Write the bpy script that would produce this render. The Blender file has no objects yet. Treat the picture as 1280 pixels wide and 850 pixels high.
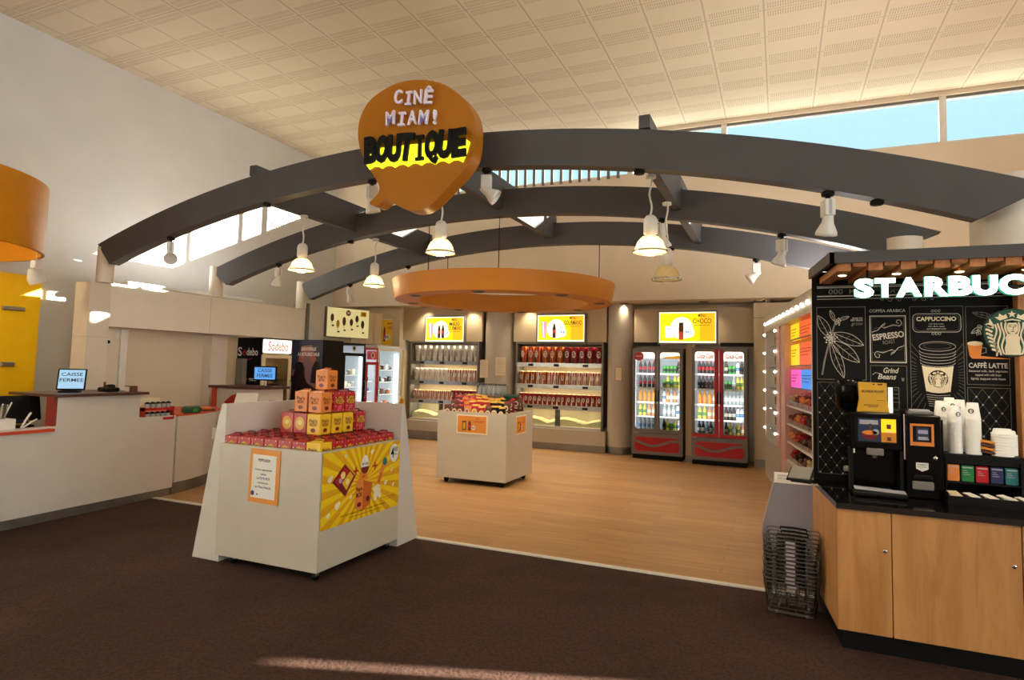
import bpy, math, random
from mathutils import Matrix, Vector
random.seed(7)
PI = math.pi
col = bpy.context.scene.collection
sc = bpy.context.scene

# ------------------------------------------------------------------ materials
def lin(c):
    if isinstance(c, str):
        c = c.lstrip('#'); c = [int(c[i:i + 2], 16) / 255 for i in (0, 2, 4)]
    return tuple(((v / 12.92) if v <= .04045 else ((v + .055) / 1.055) ** 2.4) for v in c) + (1,)
MATS = {}
def nodes(name):
    m = bpy.data.materials.new(name); m.use_nodes = True
    nt = m.node_tree; b = nt.nodes['Principled BSDF']
    return m, nt, b
def N(nt, t, **k):
    n = nt.nodes.new(t)
    for a, v in k.items():
        if a == 'inp':
            for i, w in v.items(): n.inputs[i].default_value = w
        else: setattr(n, a, v)
    return n
def paint(name, c, rough=.5, metal=0, var=.05, scale=6, spec=.5, coat=0, bump=0, emit=0, ecol=None, alpha=1):
    """plain surface with faint procedural mottling"""
    m, nt, b = nodes(name)
    tc = N(nt, 'ShaderNodeTexCoord')
    nz = N(nt, 'ShaderNodeTexNoise', inp={'Scale': scale, 'Detail': 4})
    nt.links.new(tc.outputs['Object'], nz.inputs['Vector'])
    cr = N(nt, 'ShaderNodeValToRGB')
    L = lin(c)
    cr.color_ramp.elements[0].position = .3; cr.color_ramp.elements[1].position = .7
    cr.color_ramp.elements[0].color = tuple(max(0, x * (1 - var)) for x in L[:3]) + (1,)
    cr.color_ramp.elements[1].color = tuple(min(1, x * (1 + var)) for x in L[:3]) + (1,)
    nt.links.new(nz.outputs['Fac'], cr.inputs['Fac'])
    nt.links.new(cr.outputs['Color'], b.inputs['Base Color'])
    b.inputs['Roughness'].default_value = rough; b.inputs['Metallic'].default_value = metal
    b.inputs['Specular IOR Level'].default_value = spec; b.inputs['Coat Weight'].default_value = coat
    if bump:
        bp = N(nt, 'ShaderNodeBump', inp={'Strength': bump, 'Distance': .01})
        n2 = N(nt, 'ShaderNodeTexNoise', inp={'Scale': scale * 20, 'Detail': 3})
        nt.links.new(tc.outputs['Object'], n2.inputs['Vector'])
        nt.links.new(n2.outputs['Fac'], bp.inputs['Height']); nt.links.new(bp.outputs['Normal'], b.inputs['Normal'])
    if emit:
        b.inputs['Emission Strength'].default_value = emit
        if ecol: b.inputs['Emission Color'].default_value = lin(ecol)
        else: nt.links.new(cr.outputs['Color'], b.inputs['Emission Color'])
    MATS[name] = m
    return m
def glass(name, tint='ffffff', clear=.86, rough=.02):
    m, nt, b = nodes(name)
    nt.nodes.remove(b); out = nt.nodes['Material Output']
    t = N(nt, 'ShaderNodeBsdfTransparent', inp={'Color': lin(tint)})
    g = N(nt, 'ShaderNodeBsdfGlossy', inp={'Color': (1, 1, 1, 1), 'Roughness': rough})
    lw = N(nt, 'ShaderNodeLayerWeight', inp={'Blend': .5})
    fr = N(nt, 'ShaderNodeMath', operation='POWER', inp={1: 5.0}); nt.links.new(lw.outputs['Facing'], fr.inputs[0])
    nz = N(nt, 'ShaderNodeTexNoise', inp={'Scale': 3.0})
    mu = N(nt, 'ShaderNodeMath', operation='MULTIPLY_ADD', inp={1: .02, 2: 1 - clear - .01})
    nt.links.new(nz.outputs['Fac'], mu.inputs[0])
    ad = N(nt, 'ShaderNodeMath', operation='MAXIMUM')
    nt.links.new(fr.outputs[0], ad.inputs[0]); nt.links.new(mu.outputs[0], ad.inputs[1])
    mx = N(nt, 'ShaderNodeMixShader')
    nt.links.new(ad.outputs[0], mx.inputs[0]); nt.links.new(t.outputs[0], mx.inputs[1]); nt.links.new(g.outputs[0], mx.inputs[2])
    nt.links.new(mx.outputs[0], out.inputs['Surface']); MATS[name] = m
    return m
def wood(name, c1, c2, grain, rough=.45):
    m, nt, b = nodes(name)
    tc = N(nt, 'ShaderNodeTexCoord'); mp = N(nt, 'ShaderNodeMapping')
    mp.inputs['Scale'].default_value = grain
    nt.links.new(tc.outputs['Object'], mp.inputs['Vector'])
    n1 = N(nt, 'ShaderNodeTexNoise', inp={'Scale': 1.0, 'Detail': 8, 'Roughness': .65, 'Distortion': .6})
    nt.links.new(mp.outputs[0], n1.inputs['Vector'])
    cr = N(nt, 'ShaderNodeValToRGB'); cr.color_ramp.elements[0].position = .32; cr.color_ramp.elements[1].position = .62
    cr.color_ramp.elements[0].color = lin(c1); cr.color_ramp.elements[1].color = lin(c2)
    nt.links.new(n1.outputs['Fac'], cr.inputs['Fac']); nt.links.new(cr.outputs['Color'], b.inputs['Base Color'])
    b.inputs['Roughness'].default_value = rough; MATS[name] = m
    return m

paint('wall_paint', 'd0cdc9', .75, var=.03, scale=1.5)
paint('upper_wall_paint', 'dccbb4', .8, var=.03, scale=1.5)
paint('shop_wall', 'c8b595', .6, var=.03, scale=2)
paint('white_laminate', 'cdc6bf', .35, var=.02, scale=4)
paint('cream_laminate', 'beb4a4', .35, var=.03, scale=4)
paint('column_white', 'd8cdbd', .55, var=.03)
paint('beam_grey', '4a484a', .5, var=.06, scale=3, spec=.35)
paint('steel', 'a9a7a2', .28, 1, var=.08, scale=9)
paint('kick_steel', '8f8d88', .35, .8, var=.1, scale=5)
paint('chrome', 'd4d4d2', .12, 1)
paint('wire_steel', '6f6f6c', .3, 1)
paint('black_plastic', '090909', .5, var=.15, spec=.2)
paint('black_gloss', '050505', .2, var=.1, spec=.15)
paint('dark_gap', '17120f', .8)
paint('gray_plastic', '75706a', .45)
paint('lamp_white', 'dcd8d0', .4)
paint('brown_edge', '4a2a20', .4, var=.12)
paint('orange_edge', 'c8441f', .4, var=.06)
paint('red_edge', '8e2f22', .4, var=.06)
paint('sign_yellow', 'a66604', .38, var=.04, scale=2, spec=.3)
paint('dark_wall', '4a3a38', .8)
paint('drum_yellow', 'c8800a', .5, spec=.2)
paint('fascia_white', 'e4dccf', .5, var=.02)
paint('wall_yellow', 'ffc400', .5, var=.04, spec=.3)
paint('ring_yellow', 'cc8008', .5, var=.05, scale=2)
paint('ring_inside', 'c9bca8', .4)
paint('paper', 'e6e2da', .7, var=.02)
paint('pale_screen', '9ec4de', .3, emit=.45, ecol='86b4d8')
paint('blue_screen', '3f7fc0', .3, emit=.7, ecol='3f86d0')
paint('screen_dark', '1b3350', .4)
paint('white', 'efece6', .45, var=.02)
paint('black', '060606', .6, spec=.2)
paint('gold', 'd9a52a', .4)
paint('red', 'b3141c', .35, var=.08)
paint('dark_red', '6e1018', .4, var=.1)
paint('orange', 'e08434', .42, var=.06)
paint('orange_poster', 'dd8a20', .45, var=.06)
paint('deep_orange', 'c4601f', .45)
paint('yellow', 'e9bd1c', .4, var=.05)
paint('pale_yellow', 'e8d680', .5)
paint('pink', 'd84a76', .4)
paint('pink_panel', 'd8aaa0', .4)
paint('green', '1f7a3a', .4)
paint('dark_green', '12402c', .45)
paint('logo_green', '0b4a34', .4)
paint('blue', '2b6fb0', .4)
paint('navy', '1e2a5a', .4)
paint('teal', '1f7070', .4)
paint('lilac', 'a99ec0', .4)
paint('brown', '5a3320', .5)
paint('choc', '3a2216', .5)
paint('cream', 'ead9b6', .55)
paint('popcorn', 'e8d9a6', .8, var=.25, scale=60, bump=.9)
paint('gray_light', 'aaa8b0', .45)
paint('bin_grey', '9a95a0', .45, var=.03)
paint('board_black', '080706', .7, var=.2, scale=3, spec=.2)
paint('chalk', 'b9b2a6', .7)
paint('chalk_dim', '6f6a62', .7)
paint('counter_black', '101010', .12, coat=.5, var=.2)
paint('fridge_inside', 'c8ced2', .4, emit=.12, ecol='e8f2ff')
paint('led', 'ffffff', .4, emit=3, ecol='eef6ff')
paint('led_warm', 'ffffff', .4, emit=3, ecol='ffd9a0')
paint('bulb_white', 'ffffff', .4, emit=3.5, ecol='fff2e0')
paint('letters_lit', 'ffffff', .4, emit=6, ecol='f0fff8')
paint('letter_side', '1d6b50', .4, emit=.6, ecol='3aa882')
paint('letter_pearl', 'd8d0dc', .4, emit=.04, ecol='d0c0ff')
paint('halo_yellow', 'e8e020', .4, emit=.8, ecol='f4ff28')
paint('lamp_glow', 'fff4dc', .4, emit=5, ecol='ffdb96')
paint('menu_yellow', 'f4e010', .4, emit=.6, ecol='f2de08')
paint('menu_amber', 'f2c41c', .4, emit=.55, ecol='f2b814')
paint('menu_white', 'ffffe8', .4, emit=.75, ecol='fdffe0')
paint('menu_brown', '4a3018', .5, emit=.05, ecol='8a6430')
paint('menu_pink', 'c98ab8', .5, emit=.6, ecol='d29ac4')
paint('menu_blue', '3a6ea8', .5, emit=.5, ecol='4a80c0')
paint('menu_red', 'c83c2c', .5, emit=.4, ecol='d0402c')
paint('lit_cream', 'ece6b8', .5, emit=.25, ecol='ece6a0')
paint('bin_yellow', 'f2c800', .4, emit=.5, ecol='ffd800')
paint('bin_orange', 'e8501a', .4, emit=.5, ecol='f2541c')
paint('bin_pink', 'e04ab0', .4, emit=.5, ecol='e850b8')
paint('bin_blue', '2a80e0', .4, emit=.5, ecol='2a8af0')
paint('lit_header', 'f8f2ea', .4, emit=.8, ecol='fff0e0')
paint('amber_glow', 'f2b818', .5, emit=.2, ecol='ffb810')
paint('cola', '1f0e0a', .1, coat=.5)
paint('juice', 'e8901a', .15, coat=.5)
paint('lemon', 'd8c840', .15, coat=.5)
paint('lime', '3f9a3a', .2, coat=.4)
paint('water', 'a8c4d4', .12, coat=.5)
paint('peach', 'd88a58', .15, coat=.5)
paint('clear_grey', 'a8b0b0', .15, coat=.5)
paint('poster_sky', '8a6a70', .5)
paint('poster_dusk', '3c4256', .5)
paint('poster_rose', 'a8645a', .5)
paint('poster_skin', '2a1a18', .5)
paint('ring_hole', '1c140e', .6)
glass('window_glass', 'f4fbff', .95)
glass('door_glass', 'f0f6f4', .93)
glass('clear_plastic', 'e8e6e0', .94, .35)
glass('blind_glass', 'b8a888', .9)
wood('oak', 'aa7240', 'c48e56', (9, 9, 1.3), .42)
wood('slat_wood', '9a5a30', 'c07e4a', (14, 1.5, 14), .5)
wood('post_wood', 'a8683a', 'be8450', (14, 14, 1.5), .5)

def shade_glass():
    m, nt, b = nodes('lamp_shade_glass'); out = nt.nodes['Material Output']
    b.inputs['Base Color'].default_value = lin('f4e6b8'); b.inputs['Roughness'].default_value = .15
    tc = N(nt, 'ShaderNodeTexCoord'); nz = N(nt, 'ShaderNodeTexNoise', inp={'Scale': 30.0})
    nt.links.new(tc.outputs['Object'], nz.inputs['Vector'])
    t = N(nt, 'ShaderNodeBsdfTransparent', inp={'Color': lin('fbeec8')})
    tr = N(nt, 'ShaderNodeBsdfTranslucent', inp={'Color': lin('fff0c0')})
    m1 = N(nt, 'ShaderNodeMixShader', inp={0: .25}); m2 = N(nt, 'ShaderNodeMixShader')
    ma = N(nt, 'ShaderNodeMath', operation='MULTIPLY_ADD', inp={1: .2, 2: .42})
    nt.links.new(nz.outputs['Fac'], ma.inputs[0]); nt.links.new(ma.outputs[0], m2.inputs[0])
    nt.links.new(b.outputs[0], m1.inputs[1]); nt.links.new(tr.outputs[0], m1.inputs[2])
    nt.links.new(m1.outputs[0], m2.inputs[1]); nt.links.new(t.outputs[0], m2.inputs[2])
    nt.links.new(m2.outputs[0], out.inputs['Surface']); MATS['lamp_shade_glass'] = m
shade_glass()

def mat_carpet():
    m, nt, b = nodes('carpet')
    tc = N(nt, 'ShaderNodeTexCoord')
    n1 = N(nt, 'ShaderNodeTexNoise', inp={'Scale': .9, 'Detail': 5, 'Roughness': .6})
    n2 = N(nt, 'ShaderNodeTexNoise', inp={'Scale': 260.0, 'Detail': 2})
    v = N(nt, 'ShaderNodeTexVoronoi', inp={'Scale': 45.0})
    for n in (n1, n2, v): nt.links.new(tc.outputs['Object'], n.inputs['Vector'])
    cr = N(nt, 'ShaderNodeValToRGB'); cr.color_ramp.elements[0].position = .3; cr.color_ramp.elements[1].position = .7
    cr.color_ramp.elements[0].color = lin('382822'); cr.color_ramp.elements[1].color = lin('48352f')
    nt.links.new(n1.outputs['Fac'], cr.inputs['Fac'])
    mx = N(nt, 'ShaderNodeMix', data_type='RGBA', blend_type='MULTIPLY', inp={0: .55})
    nt.links.new(cr.outputs['Color'], mx.inputs[6])
    c2 = N(nt, 'ShaderNodeValToRGB'); c2.color_ramp.elements[0].color = (.35, .35, .35, 1); c2.color_ramp.elements[1].color = (1.5, 1.5, 1.5, 1)
    c2.color_ramp.elements[0].position = .0; c2.color_ramp.elements[1].position = .6
    nt.links.new(v.outputs['Distance'], c2.inputs['Fac']); nt.links.new(c2.outputs['Color'], mx.inputs[7])
    nt.links.new(mx.outputs[2], b.inputs['Base Color'])
    bp = N(nt, 'ShaderNodeBump', inp={'Strength': .6, 'Distance': .006})
    ad = N(nt, 'ShaderNodeMath', operation='ADD'); nt.links.new(n2.outputs['Fac'], ad.inputs[0]); nt.links.new(v.outputs['Distance'], ad.inputs[1])
    nt.links.new(ad.outputs[0], bp.inputs['Height']); nt.links.new(bp.outputs['Normal'], b.inputs['Normal'])
    b.inputs['Roughness'].default_value = .95; b.inputs['Specular IOR Level'].default_value = .15
    MATS['carpet'] = m
mat_carpet()
def mat_planks():
    m, nt, b = nodes('plank_floor')
    tc = N(nt, 'ShaderNodeTexCoord')
    br = N(nt, 'ShaderNodeTexBrick', offset=.37, inp={'Color1': lin('bb8f5e'), 'Color2': lin('ad8252'), 'Mortar': lin('8a663c'), 'Scale': 1.0,
        'Mortar Size': .0025, 'Mortar Smooth': .3, 'Bias': 0.0, 'Brick Width': 1.3, 'Row Height': .19})
    mp = N(nt, 'ShaderNodeMapping'); mp.inputs['Scale'].default_value = (1.2, 16, 1)
    n1 = N(nt, 'ShaderNodeTexNoise', inp={'Scale': 1.4, 'Detail': 7, 'Roughness': .6, 'Distortion': .4})
    nt.links.new(tc.outputs['Object'], br.inputs['Vector']); nt.links.new(tc.outputs['Object'], mp.inputs['Vector'])
    nt.links.new(mp.outputs[0], n1.inputs['Vector'])
    c2 = N(nt, 'ShaderNodeValToRGB'); c2.color_ramp.elements[0].color = (.72, .70, .68, 1); c2.color_ramp.elements[1].color = (1.12, 1.12, 1.12, 1)
    c2.color_ramp.elements[0].position = .3; c2.color_ramp.elements[1].position = .7
    nt.links.new(n1.outputs['Fac'], c2.inputs['Fac'])
    mx = N(nt, 'ShaderNodeMix', data_type='RGBA', blend_type='MULTIPLY', inp={0: .8})
    nt.links.new(br.outputs['Color'], mx.inputs[6]); nt.links.new(c2.outputs['Color'], mx.inputs[7])
    nt.links.new(mx.outputs[2], b.inputs['Base Color']); b.inputs['Roughness'].default_value = .42
    MATS['plank_floor'] = m
mat_planks()
def mat_ceiling():
    m, nt, b = nodes('ceiling_tiles')
    tc = N(nt, 'ShaderNodeTexCoord'); sx = N(nt, 'ShaderNodeSeparateXYZ'); nt.links.new(tc.outputs['Object'], sx.inputs[0])
    def M(op, a, b_=0, c=0):
        n = N(nt, 'ShaderNodeMath', operation=op)
        for i, v in enumerate((a, b_, c)):
            if isinstance(v, (int, float)): n.inputs[i].default_value = v
            else: nt.links.new(v, n.inputs[i])
        return n.outputs[0]
    def celld(v, size, off):                      # distance to nearest joint, metres
        f = M('FRACT', M('DIVIDE', M('SUBTRACT', v, off), size))
        return M('MULTIPLY', M('MINIMUM', f, M('SUBTRACT', 1.0, f)), size)
    dx = celld(sx.outputs[0], .733, -.165); dy = celld(sx.outputs[1], .71, 8.47)
    line = M('MAXIMUM', M('LESS_THAN', dx, .011), M('LESS_THAN', dy, .008))
    band = M('MULTIPLY', M('MULTIPLY', M('GREATER_THAN', dy, .035), M('LESS_THAN', dy, .165)), M('GREATER_THAN', dx, .045))
    slot = M('LESS_THAN', M('FRACT', M('DIVIDE', sx.outputs[0], .03)), .42)
    rows = M('GREATER_THAN', M('ABSOLUTE', M('SUBTRACT', dy, .10)), .006)
    perf = M('MULTIPLY', M('MULTIPLY', band, slot), rows)
    nz = N(nt, 'ShaderNodeTexNoise', inp={'Scale': .7, 'Detail': 3}); nt.links.new(tc.outputs['Object'], nz.inputs['Vector'])
    cr = N(nt, 'ShaderNodeValToRGB'); cr.color_ramp.elements[0].color = lin('ccbca0'); cr.color_ramp.elements[1].color = lin('d8c9b0')
    nt.links.new(nz.outputs['Fac'], cr.inputs['Fac'])
    m1 = N(nt, 'ShaderNodeMix', data_type='RGBA'); nt.links.new(M('MULTIPLY', perf, .62), m1.inputs[0])
    nt.links.new(cr.outputs['Color'], m1.inputs[6]); m1.inputs[7].default_value = lin('9c845f')
    m2 = N(nt, 'ShaderNodeMix', data_type='RGBA'); nt.links.new(M('MULTIPLY', line, .6), m2.inputs[0])
    nt.links.new(m1.outputs[2], m2.inputs[6]); m2.inputs[7].default_value = lin('9c8a70')
    nt.links.new(m2.outputs[2], b.inputs['Base Color']); b.inputs['Roughness'].default_value = .85
    MATS['ceiling_tiles'] = m
mat_ceiling()
def mat_sunburst():
    """printed poster ground: rays of amber over yellow, centre in local coordinates of the poster"""
    m, nt, b = nodes('sunburst_print')
    tc = N(nt, 'ShaderNodeTexCoord'); sx = N(nt, 'ShaderNodeSeparateXYZ'); nt.links.new(tc.outputs['Object'], sx.inputs[0])
    at = N(nt, 'ShaderNodeMath', operation='ARCTAN2')
    s1 = N(nt, 'ShaderNodeMath', operation='SUBTRACT', inp={1: .30}); nt.links.new(sx.outputs[1], s1.inputs[0])
    s0 = N(nt, 'ShaderNodeMath', operation='SUBTRACT', inp={1: .54}); nt.links.new(sx.outputs[0], s0.inputs[0])
    nt.links.new(s1.outputs[0], at.inputs[0]); nt.links.new(s0.outputs[0], at.inputs[1])
    mu = N(nt, 'ShaderNodeMath', operation='MULTIPLY', inp={1: 26.0}); nt.links.new(at.outputs[0], mu.inputs[0])
    si = N(nt, 'ShaderNodeMath', operation='SINE'); nt.links.new(mu.outputs[0], si.inputs[0])
    cr = N(nt, 'ShaderNodeValToRGB'); cr.color_ramp.elements[0].position = .35; cr.color_ramp.elements[1].position = .65
    cr.color_ramp.elements[0].color = lin('ecc70c'); cr.color_ramp.elements[1].color = lin('d99e10')
    ma = N(nt, 'ShaderNodeMath', operation='MULTIPLY_ADD', inp={1: .5, 2: .5}); nt.links.new(si.outputs[0], ma.inputs[0])
    nt.links.new(ma.outputs[0], cr.inputs['Fac']); nt.links.new(cr.outputs['Color'], b.inputs['Base Color'])
    b.inputs['Roughness'].default_value = .35; MATS['sunburst_print'] = m
mat_sunburst()

# ------------------------------------------------------------------ mesh builder
TEXTC = {}
def text_geo(s, bold=0.0, ext=0.0, shear=0.0, sx=1.0):
    k = (s, bold, ext, shear, sx)
    if k in TEXTC: return TEXTC[k]
    cu = bpy.data.curves.new('t', 'FONT'); cu.body = s; cu.size = 1; cu.offset = bold; cu.extrude = ext; cu.shear = shear
    cu.align_x = 'CENTER'; cu.align_y = 'CENTER'; cu.resolution_u = 3
    o = bpy.data.objects.new('t', cu)
    me = bpy.data.meshes.new_from_object(o)
    v = [(p.co.x * sx, p.co.y, p.co.z) for p in me.vertices]; f = [tuple(p.vertices) for p in me.polygons]
    bpy.data.objects.remove(o); bpy.data.curves.remove(cu); bpy.data.meshes.remove(me)
    w = (max(p[0] for p in v) - min(p[0] for p in v)) if v else 1
    TEXTC[k] = (v, f, w)
    return TEXTC[k]
def frame(o, right, up):
    r = Vector(right).normalized(); u = Vector(up).normalized(); n = r.cross(u)
    return Matrix(((r.x, u.x, n.x, o[0]), (r.y, u.y, n.y, o[1]), (r.z, u.z, n.z, o[2]), (0, 0, 0, 1)))
class MB:
    def __init__(s): s.v = []; s.f = []; s.m = []; s.sm = []; s.mats = []; s.T = None
    def mi(s, m):
        if m not in s.mats: s.mats.append(m)
        return s.mats.index(m)
    def add(s, V, F, mat, smooth=False):
        b = len(s.v); i = s.mi(mat)
        if s.T is not None: V = [tuple(s.T @ Vector(p)) for p in V]
        s.v += [tuple(p) for p in V]
        for f in F: s.f.append(tuple(b + k for k in f)); s.m.append(i); s.sm.append(smooth)
        return s
    def box(s, x0, y0, z0, x1, y1, z1, mat, faces=None):
        V = [(x, y, z) for z in (z0, z1) for y in (y0, y1) for x in (x0, x1)]
        Fs = [(0, 2, 3, 1), (4, 5, 7, 6), (0, 1, 5, 4), (2, 6, 7, 3), (0, 4, 6, 2), (1, 3, 7, 5)]
        return s.add(V, Fs, mat)
    def bbox(s, x0, y0, z0, x1, y1, z1, mat, b=.01):
        """box with chamfered vertical and horizontal edges"""
        b = min(b, (x1 - x0) / 2.1, (y1 - y0) / 2.1, (z1 - z0) / 2.1)
        V = []; 
        for z, i in ((z0, b), (z0 + b, 0), (z1 - b, 0), (z1, b)):
            for (x, y) in ((x0 + b + i * .7, y0 + i), (x1 - b - i * .7, y0 + i), (x1 - i, y0 + b + i * .7), (x1 - i, y1 - b - i * .7),
                           (x1 - b - i * .7, y1 - i), (x0 + b + i * .7, y1 - i), (x0 + i, y1 - b - i * .7), (x0 + i, y0 + b + i * .7)):
                V.append((x, y, z))
        F = [tuple(range(7, -1, -1)), tuple(range(24, 32))]
        for r in range(3):
            for k in range(8): a = r * 8 + k; c = r * 8 + (k + 1) % 8; F.append((a, c, c + 8, a + 8))
        return s.add(V, F, mat)
    def prism(s, pts, z0, z1, mat, side=None):
        n = len(pts)
        area = sum(pts[i][0] * pts[(i + 1) % n][1] - pts[(i + 1) % n][0] * pts[i][1] for i in range(n))
        if area < 0: pts = pts[::-1]
        V = [(p[0], p[1], z0) for p in pts] + [(p[0], p[1], z1) for p in pts]
        s.add(V, [tuple(range(n - 1, -1, -1)), tuple(range(n, 2 * n))], mat)
        return s.add(V, [(i, (i + 1) % n, (i + 1) % n + n, i + n) for i in range(n)], side or mat)
    def lathe(s, prof, mat, n=16, c=(0, 0, 0), smooth=True, caps=True, a0=0, a1=2 * PI):
        V = []; F = []; full = abs(a1 - a0 - 2 * PI) < 1e-6; k = n if full else n + 1
        for (r, z) in prof:
            for i in range(k):
                a = a0 + (a1 - a0) * i / n; V.append((c[0] + r * math.cos(a), c[1] + r * math.sin(a), c[2] + z))
        for j in range(len(prof) - 1):
            for i in range(n):
                i2 = (i + 1) % k; F.append((j * k + i, j * k + i2, (j + 1) * k + i2, (j + 1) * k + i))
        s.add(V, F, mat, smooth)
        if caps and full:
            if prof[0][0] > 1e-5: s.add(V[:k], [tuple(range(k - 1, -1, -1))], mat)
            if prof[-1][0] > 1e-5: s.add(V[-k:], [tuple(range(k))], mat)
        return s
    def tube(s, P, r, mat, n=6, closed=False, caps=True):
        P = [Vector(p) for p in P]; V = []; F = []; m = len(P); up = None
        rr = r if isinstance(r, (list, tuple)) else [r] * m
        for i, p in enumerate(P):
            a = P[(i - 1) % m] if (i > 0 or closed) else p; b = P[(i + 1) % m] if (i < m - 1 or closed) else p
            d = (b - a).normalized()
            if up is None: up = Vector((0, 0, 1)) if abs(d.z) < .9 else Vector((1, 0, 0))
            x = d.cross(up).normalized(); up = x.cross(d).normalized()
            for k in range(n):
                t = 2 * PI * k / n; V.append(tuple(p + rr[i] * (math.cos(t) * x + math.sin(t) * up)))
        for i in range(m if closed else m - 1):
            for k in range(n):
                j = (i + 1) % m; F.append((i * n + k, i * n + (k + 1) % n, j * n + (k + 1) % n, j * n + k))
        if not closed and caps: F += [tuple(range(n - 1, -1, -1)), tuple((m - 1) * n + k for k in range(n))]
        return s.add(V, F, mat, True)
    def cyl(s, p0, p1, r0, mat, r1=None, n=12):
        return s.tube([p0, p1], [r0, r0 if r1 is None else r1], mat, n)
    def ball(s, c, r, mat, n=10, sq=(1, 1, 1)):
        m = n // 2 + 1
        V = []; F = []
        for j in range(m):
            t = PI * j / (m - 1)
            for i in range(n):
                a = 2 * PI * i / n
                V.append((c[0] + sq[0] * r * math.sin(t) * math.cos(a), c[1] + sq[1] * r * math.sin(t) * math.sin(a), c[2] - sq[2] * r * math.cos(t)))
        for j in range(m - 1):
            for i in range(n): F.append((j * n + i, j * n + (i + 1) % n, (j + 1) * n + (i + 1) % n, (j + 1) * n + i))
        return s.add(V, F, mat, True)
    # ---- flat art (x right, y up, z out of the sheet)
    def rect(s, x0, y0, x1, y1, z, mat): return s.add([(x0, y0, z), (x1, y0, z), (x1, y1, z), (x0, y1, z)], [(0, 1, 2, 3)], mat)
    def poly(s, pts, z, mat):
        n = len(pts); area = sum(pts[i][0] * pts[(i + 1) % n][1] - pts[(i + 1) % n][0] * pts[i][1] for i in range(n))
        if area < 0: pts = pts[::-1]
        return s.add([(p[0], p[1], z) for p in pts], [tuple(range(n))], mat)
    def disc(s, cx, cy, r, z, mat, ry=None, n=24, rot=0):
        ry = ry or r; P = []
        for k in range(n):
            a = 2 * PI * k / n; x = r * math.cos(a); y = ry * math.sin(a)
            P.append((cx + x * math.cos(rot) - y * math.sin(rot), cy + x * math.sin(rot) + y * math.cos(rot)))
        return s.poly(P, z, mat)
    def stroke(s, P, w, z, mat, closed=False):
        m = len(P); L = []; Rr = []
        for i in range(m):
            a = P[(i - 1) % m] if (i > 0 or closed) else P[i]; b = P[(i + 1) % m] if (i < m - 1 or closed) else P[i]
            dx, dy = b[0] - a[0], b[1] - a[1]; l = math.hypot(dx, dy) or 1
            L.append((P[i][0] - dy / l * w / 2, P[i][1] + dx / l * w / 2, z)); Rr.append((P[i][0] + dy / l * w / 2, P[i][1] - dx / l * w / 2, z))
        V = L + Rr; F = []
        for i in range(m if closed else m - 1):
            j = (i + 1) % m; F.append((i, m + i, m + j, j))
        return s.add(V, F, mat)
    def frm(s, x0, y0, x1, y1, w, z, mat):
        s.rect(x0, y0, x1, y0 + w, z, mat); s.rect(x0, y1 - w, x1, y1, z, mat); s.rect(x0, y0 + w, x0 + w, y1 - w, z, mat)
        return s.rect(x1 - w, y0 + w, x1, y1 - w, z, mat)
    def text(s, t, cx, cy, size, z, mat, bold=0.0, width=None, rot=0, ext=0.0, shear=0.0, side=None):
        v, f, w = text_geo(t, bold, ext, shear)
        k = size; kx = size if width is None else width / w
        c_, s_ = math.cos(rot), math.sin(rot); V = []
        for p in v:
            x, y = p[0] * kx, p[1] * k; V.append((cx + x * c_ - y * s_, cy + x * s_ + y * c_, z + p[2] * k))
        return s.add(V, f, mat)
    def build(s, name, parent=None, loc=None, M=None):
        me = bpy.data.meshes.new(name); me.from_pydata(s.v, [], s.f); me.update()
        for k in s.mats: me.materials.append(MATS[k])
        me.polygons.foreach_set('material_index', s.m); me.polygons.foreach_set('use_smooth', s.sm)
        o = bpy.data.objects.new(name, me); col.objects.link(o)
        if parent is not None: o.parent = parent
        if loc is not None: o.location = loc
        if M is not None: o.matrix_basis = M
        return o
def tag(o, label, cat, group=None):
    o['label'] = label; o['category'] = cat
    if group: o['group'] = group
    return o
def thing(name, label, cat, loc=(0, 0, 0), rz=0, group=None):
    o = bpy.data.objects.new(name, None); o.empty_display_size = .1; col.objects.link(o)
    o.location = loc; o.rotation_euler = (0, 0, rz)
    return tag(o, label, cat, group)
def structure(o): o['kind'] = 'structure'; return o
def dup(o, label=None, loc=None, rz=None, M=None):
    def cp(a, par):
        c = a.copy(); col.objects.link(c)
        if par is not None: c.parent = par
        for ch in list(a.children): cp(ch, c)
        return c
    c = cp(o, None)
    if label: c['label'] = label
    if loc is not None: c.location = loc
    if rz is not None: c.rotation_euler = (0, 0, rz)
    if M is not None: c.matrix_basis = M
    return c
ORD = ['first', 'second', 'third', 'fourth', 'fifth', 'sixth', 'seventh', 'eighth', 'ninth', 'tenth', 'eleventh', 'twelfth', 'thirteenth',
       'fourteenth', 'fifteenth', 'sixteenth', 'seventeenth', 'eighteenth']
def onum(k, n):
    return 'leftmost' if k == 0 else ('rightmost' if k == n - 1 else ORD[k] + ' from left')
# ------------------------------------------------------------------ the room
LX, RX, BY, CZ, FY = -9.9, 12.0, 12.0, 6.45, -7.0
o = structure(MB().box(LX, FY, -.1, RX, 5.4, 0, 'carpet').build('floor'))
o = structure(MB().box(LX, 5.4, -.1, RX, 13.2, 0, 'plank_floor').build('floor'))
m = MB(); m.box(-7.1, 5.375, 0, 3, 5.425, .012, 'lamp_white')
structure(m.build('trim_1'))
structure(MB().box(LX - .2, FY, 0, LX, BY + 1.2, CZ, 'wall_paint').build('wall_left'))
structure(MB().box(LX, FY - .2, 0, 7.2, FY, CZ, 'dark_wall').build('wall_front'))
structure(MB().box(LX, FY, CZ, RX, BY + .3, CZ + .2, 'ceiling_tiles').build('ceiling'))
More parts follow.
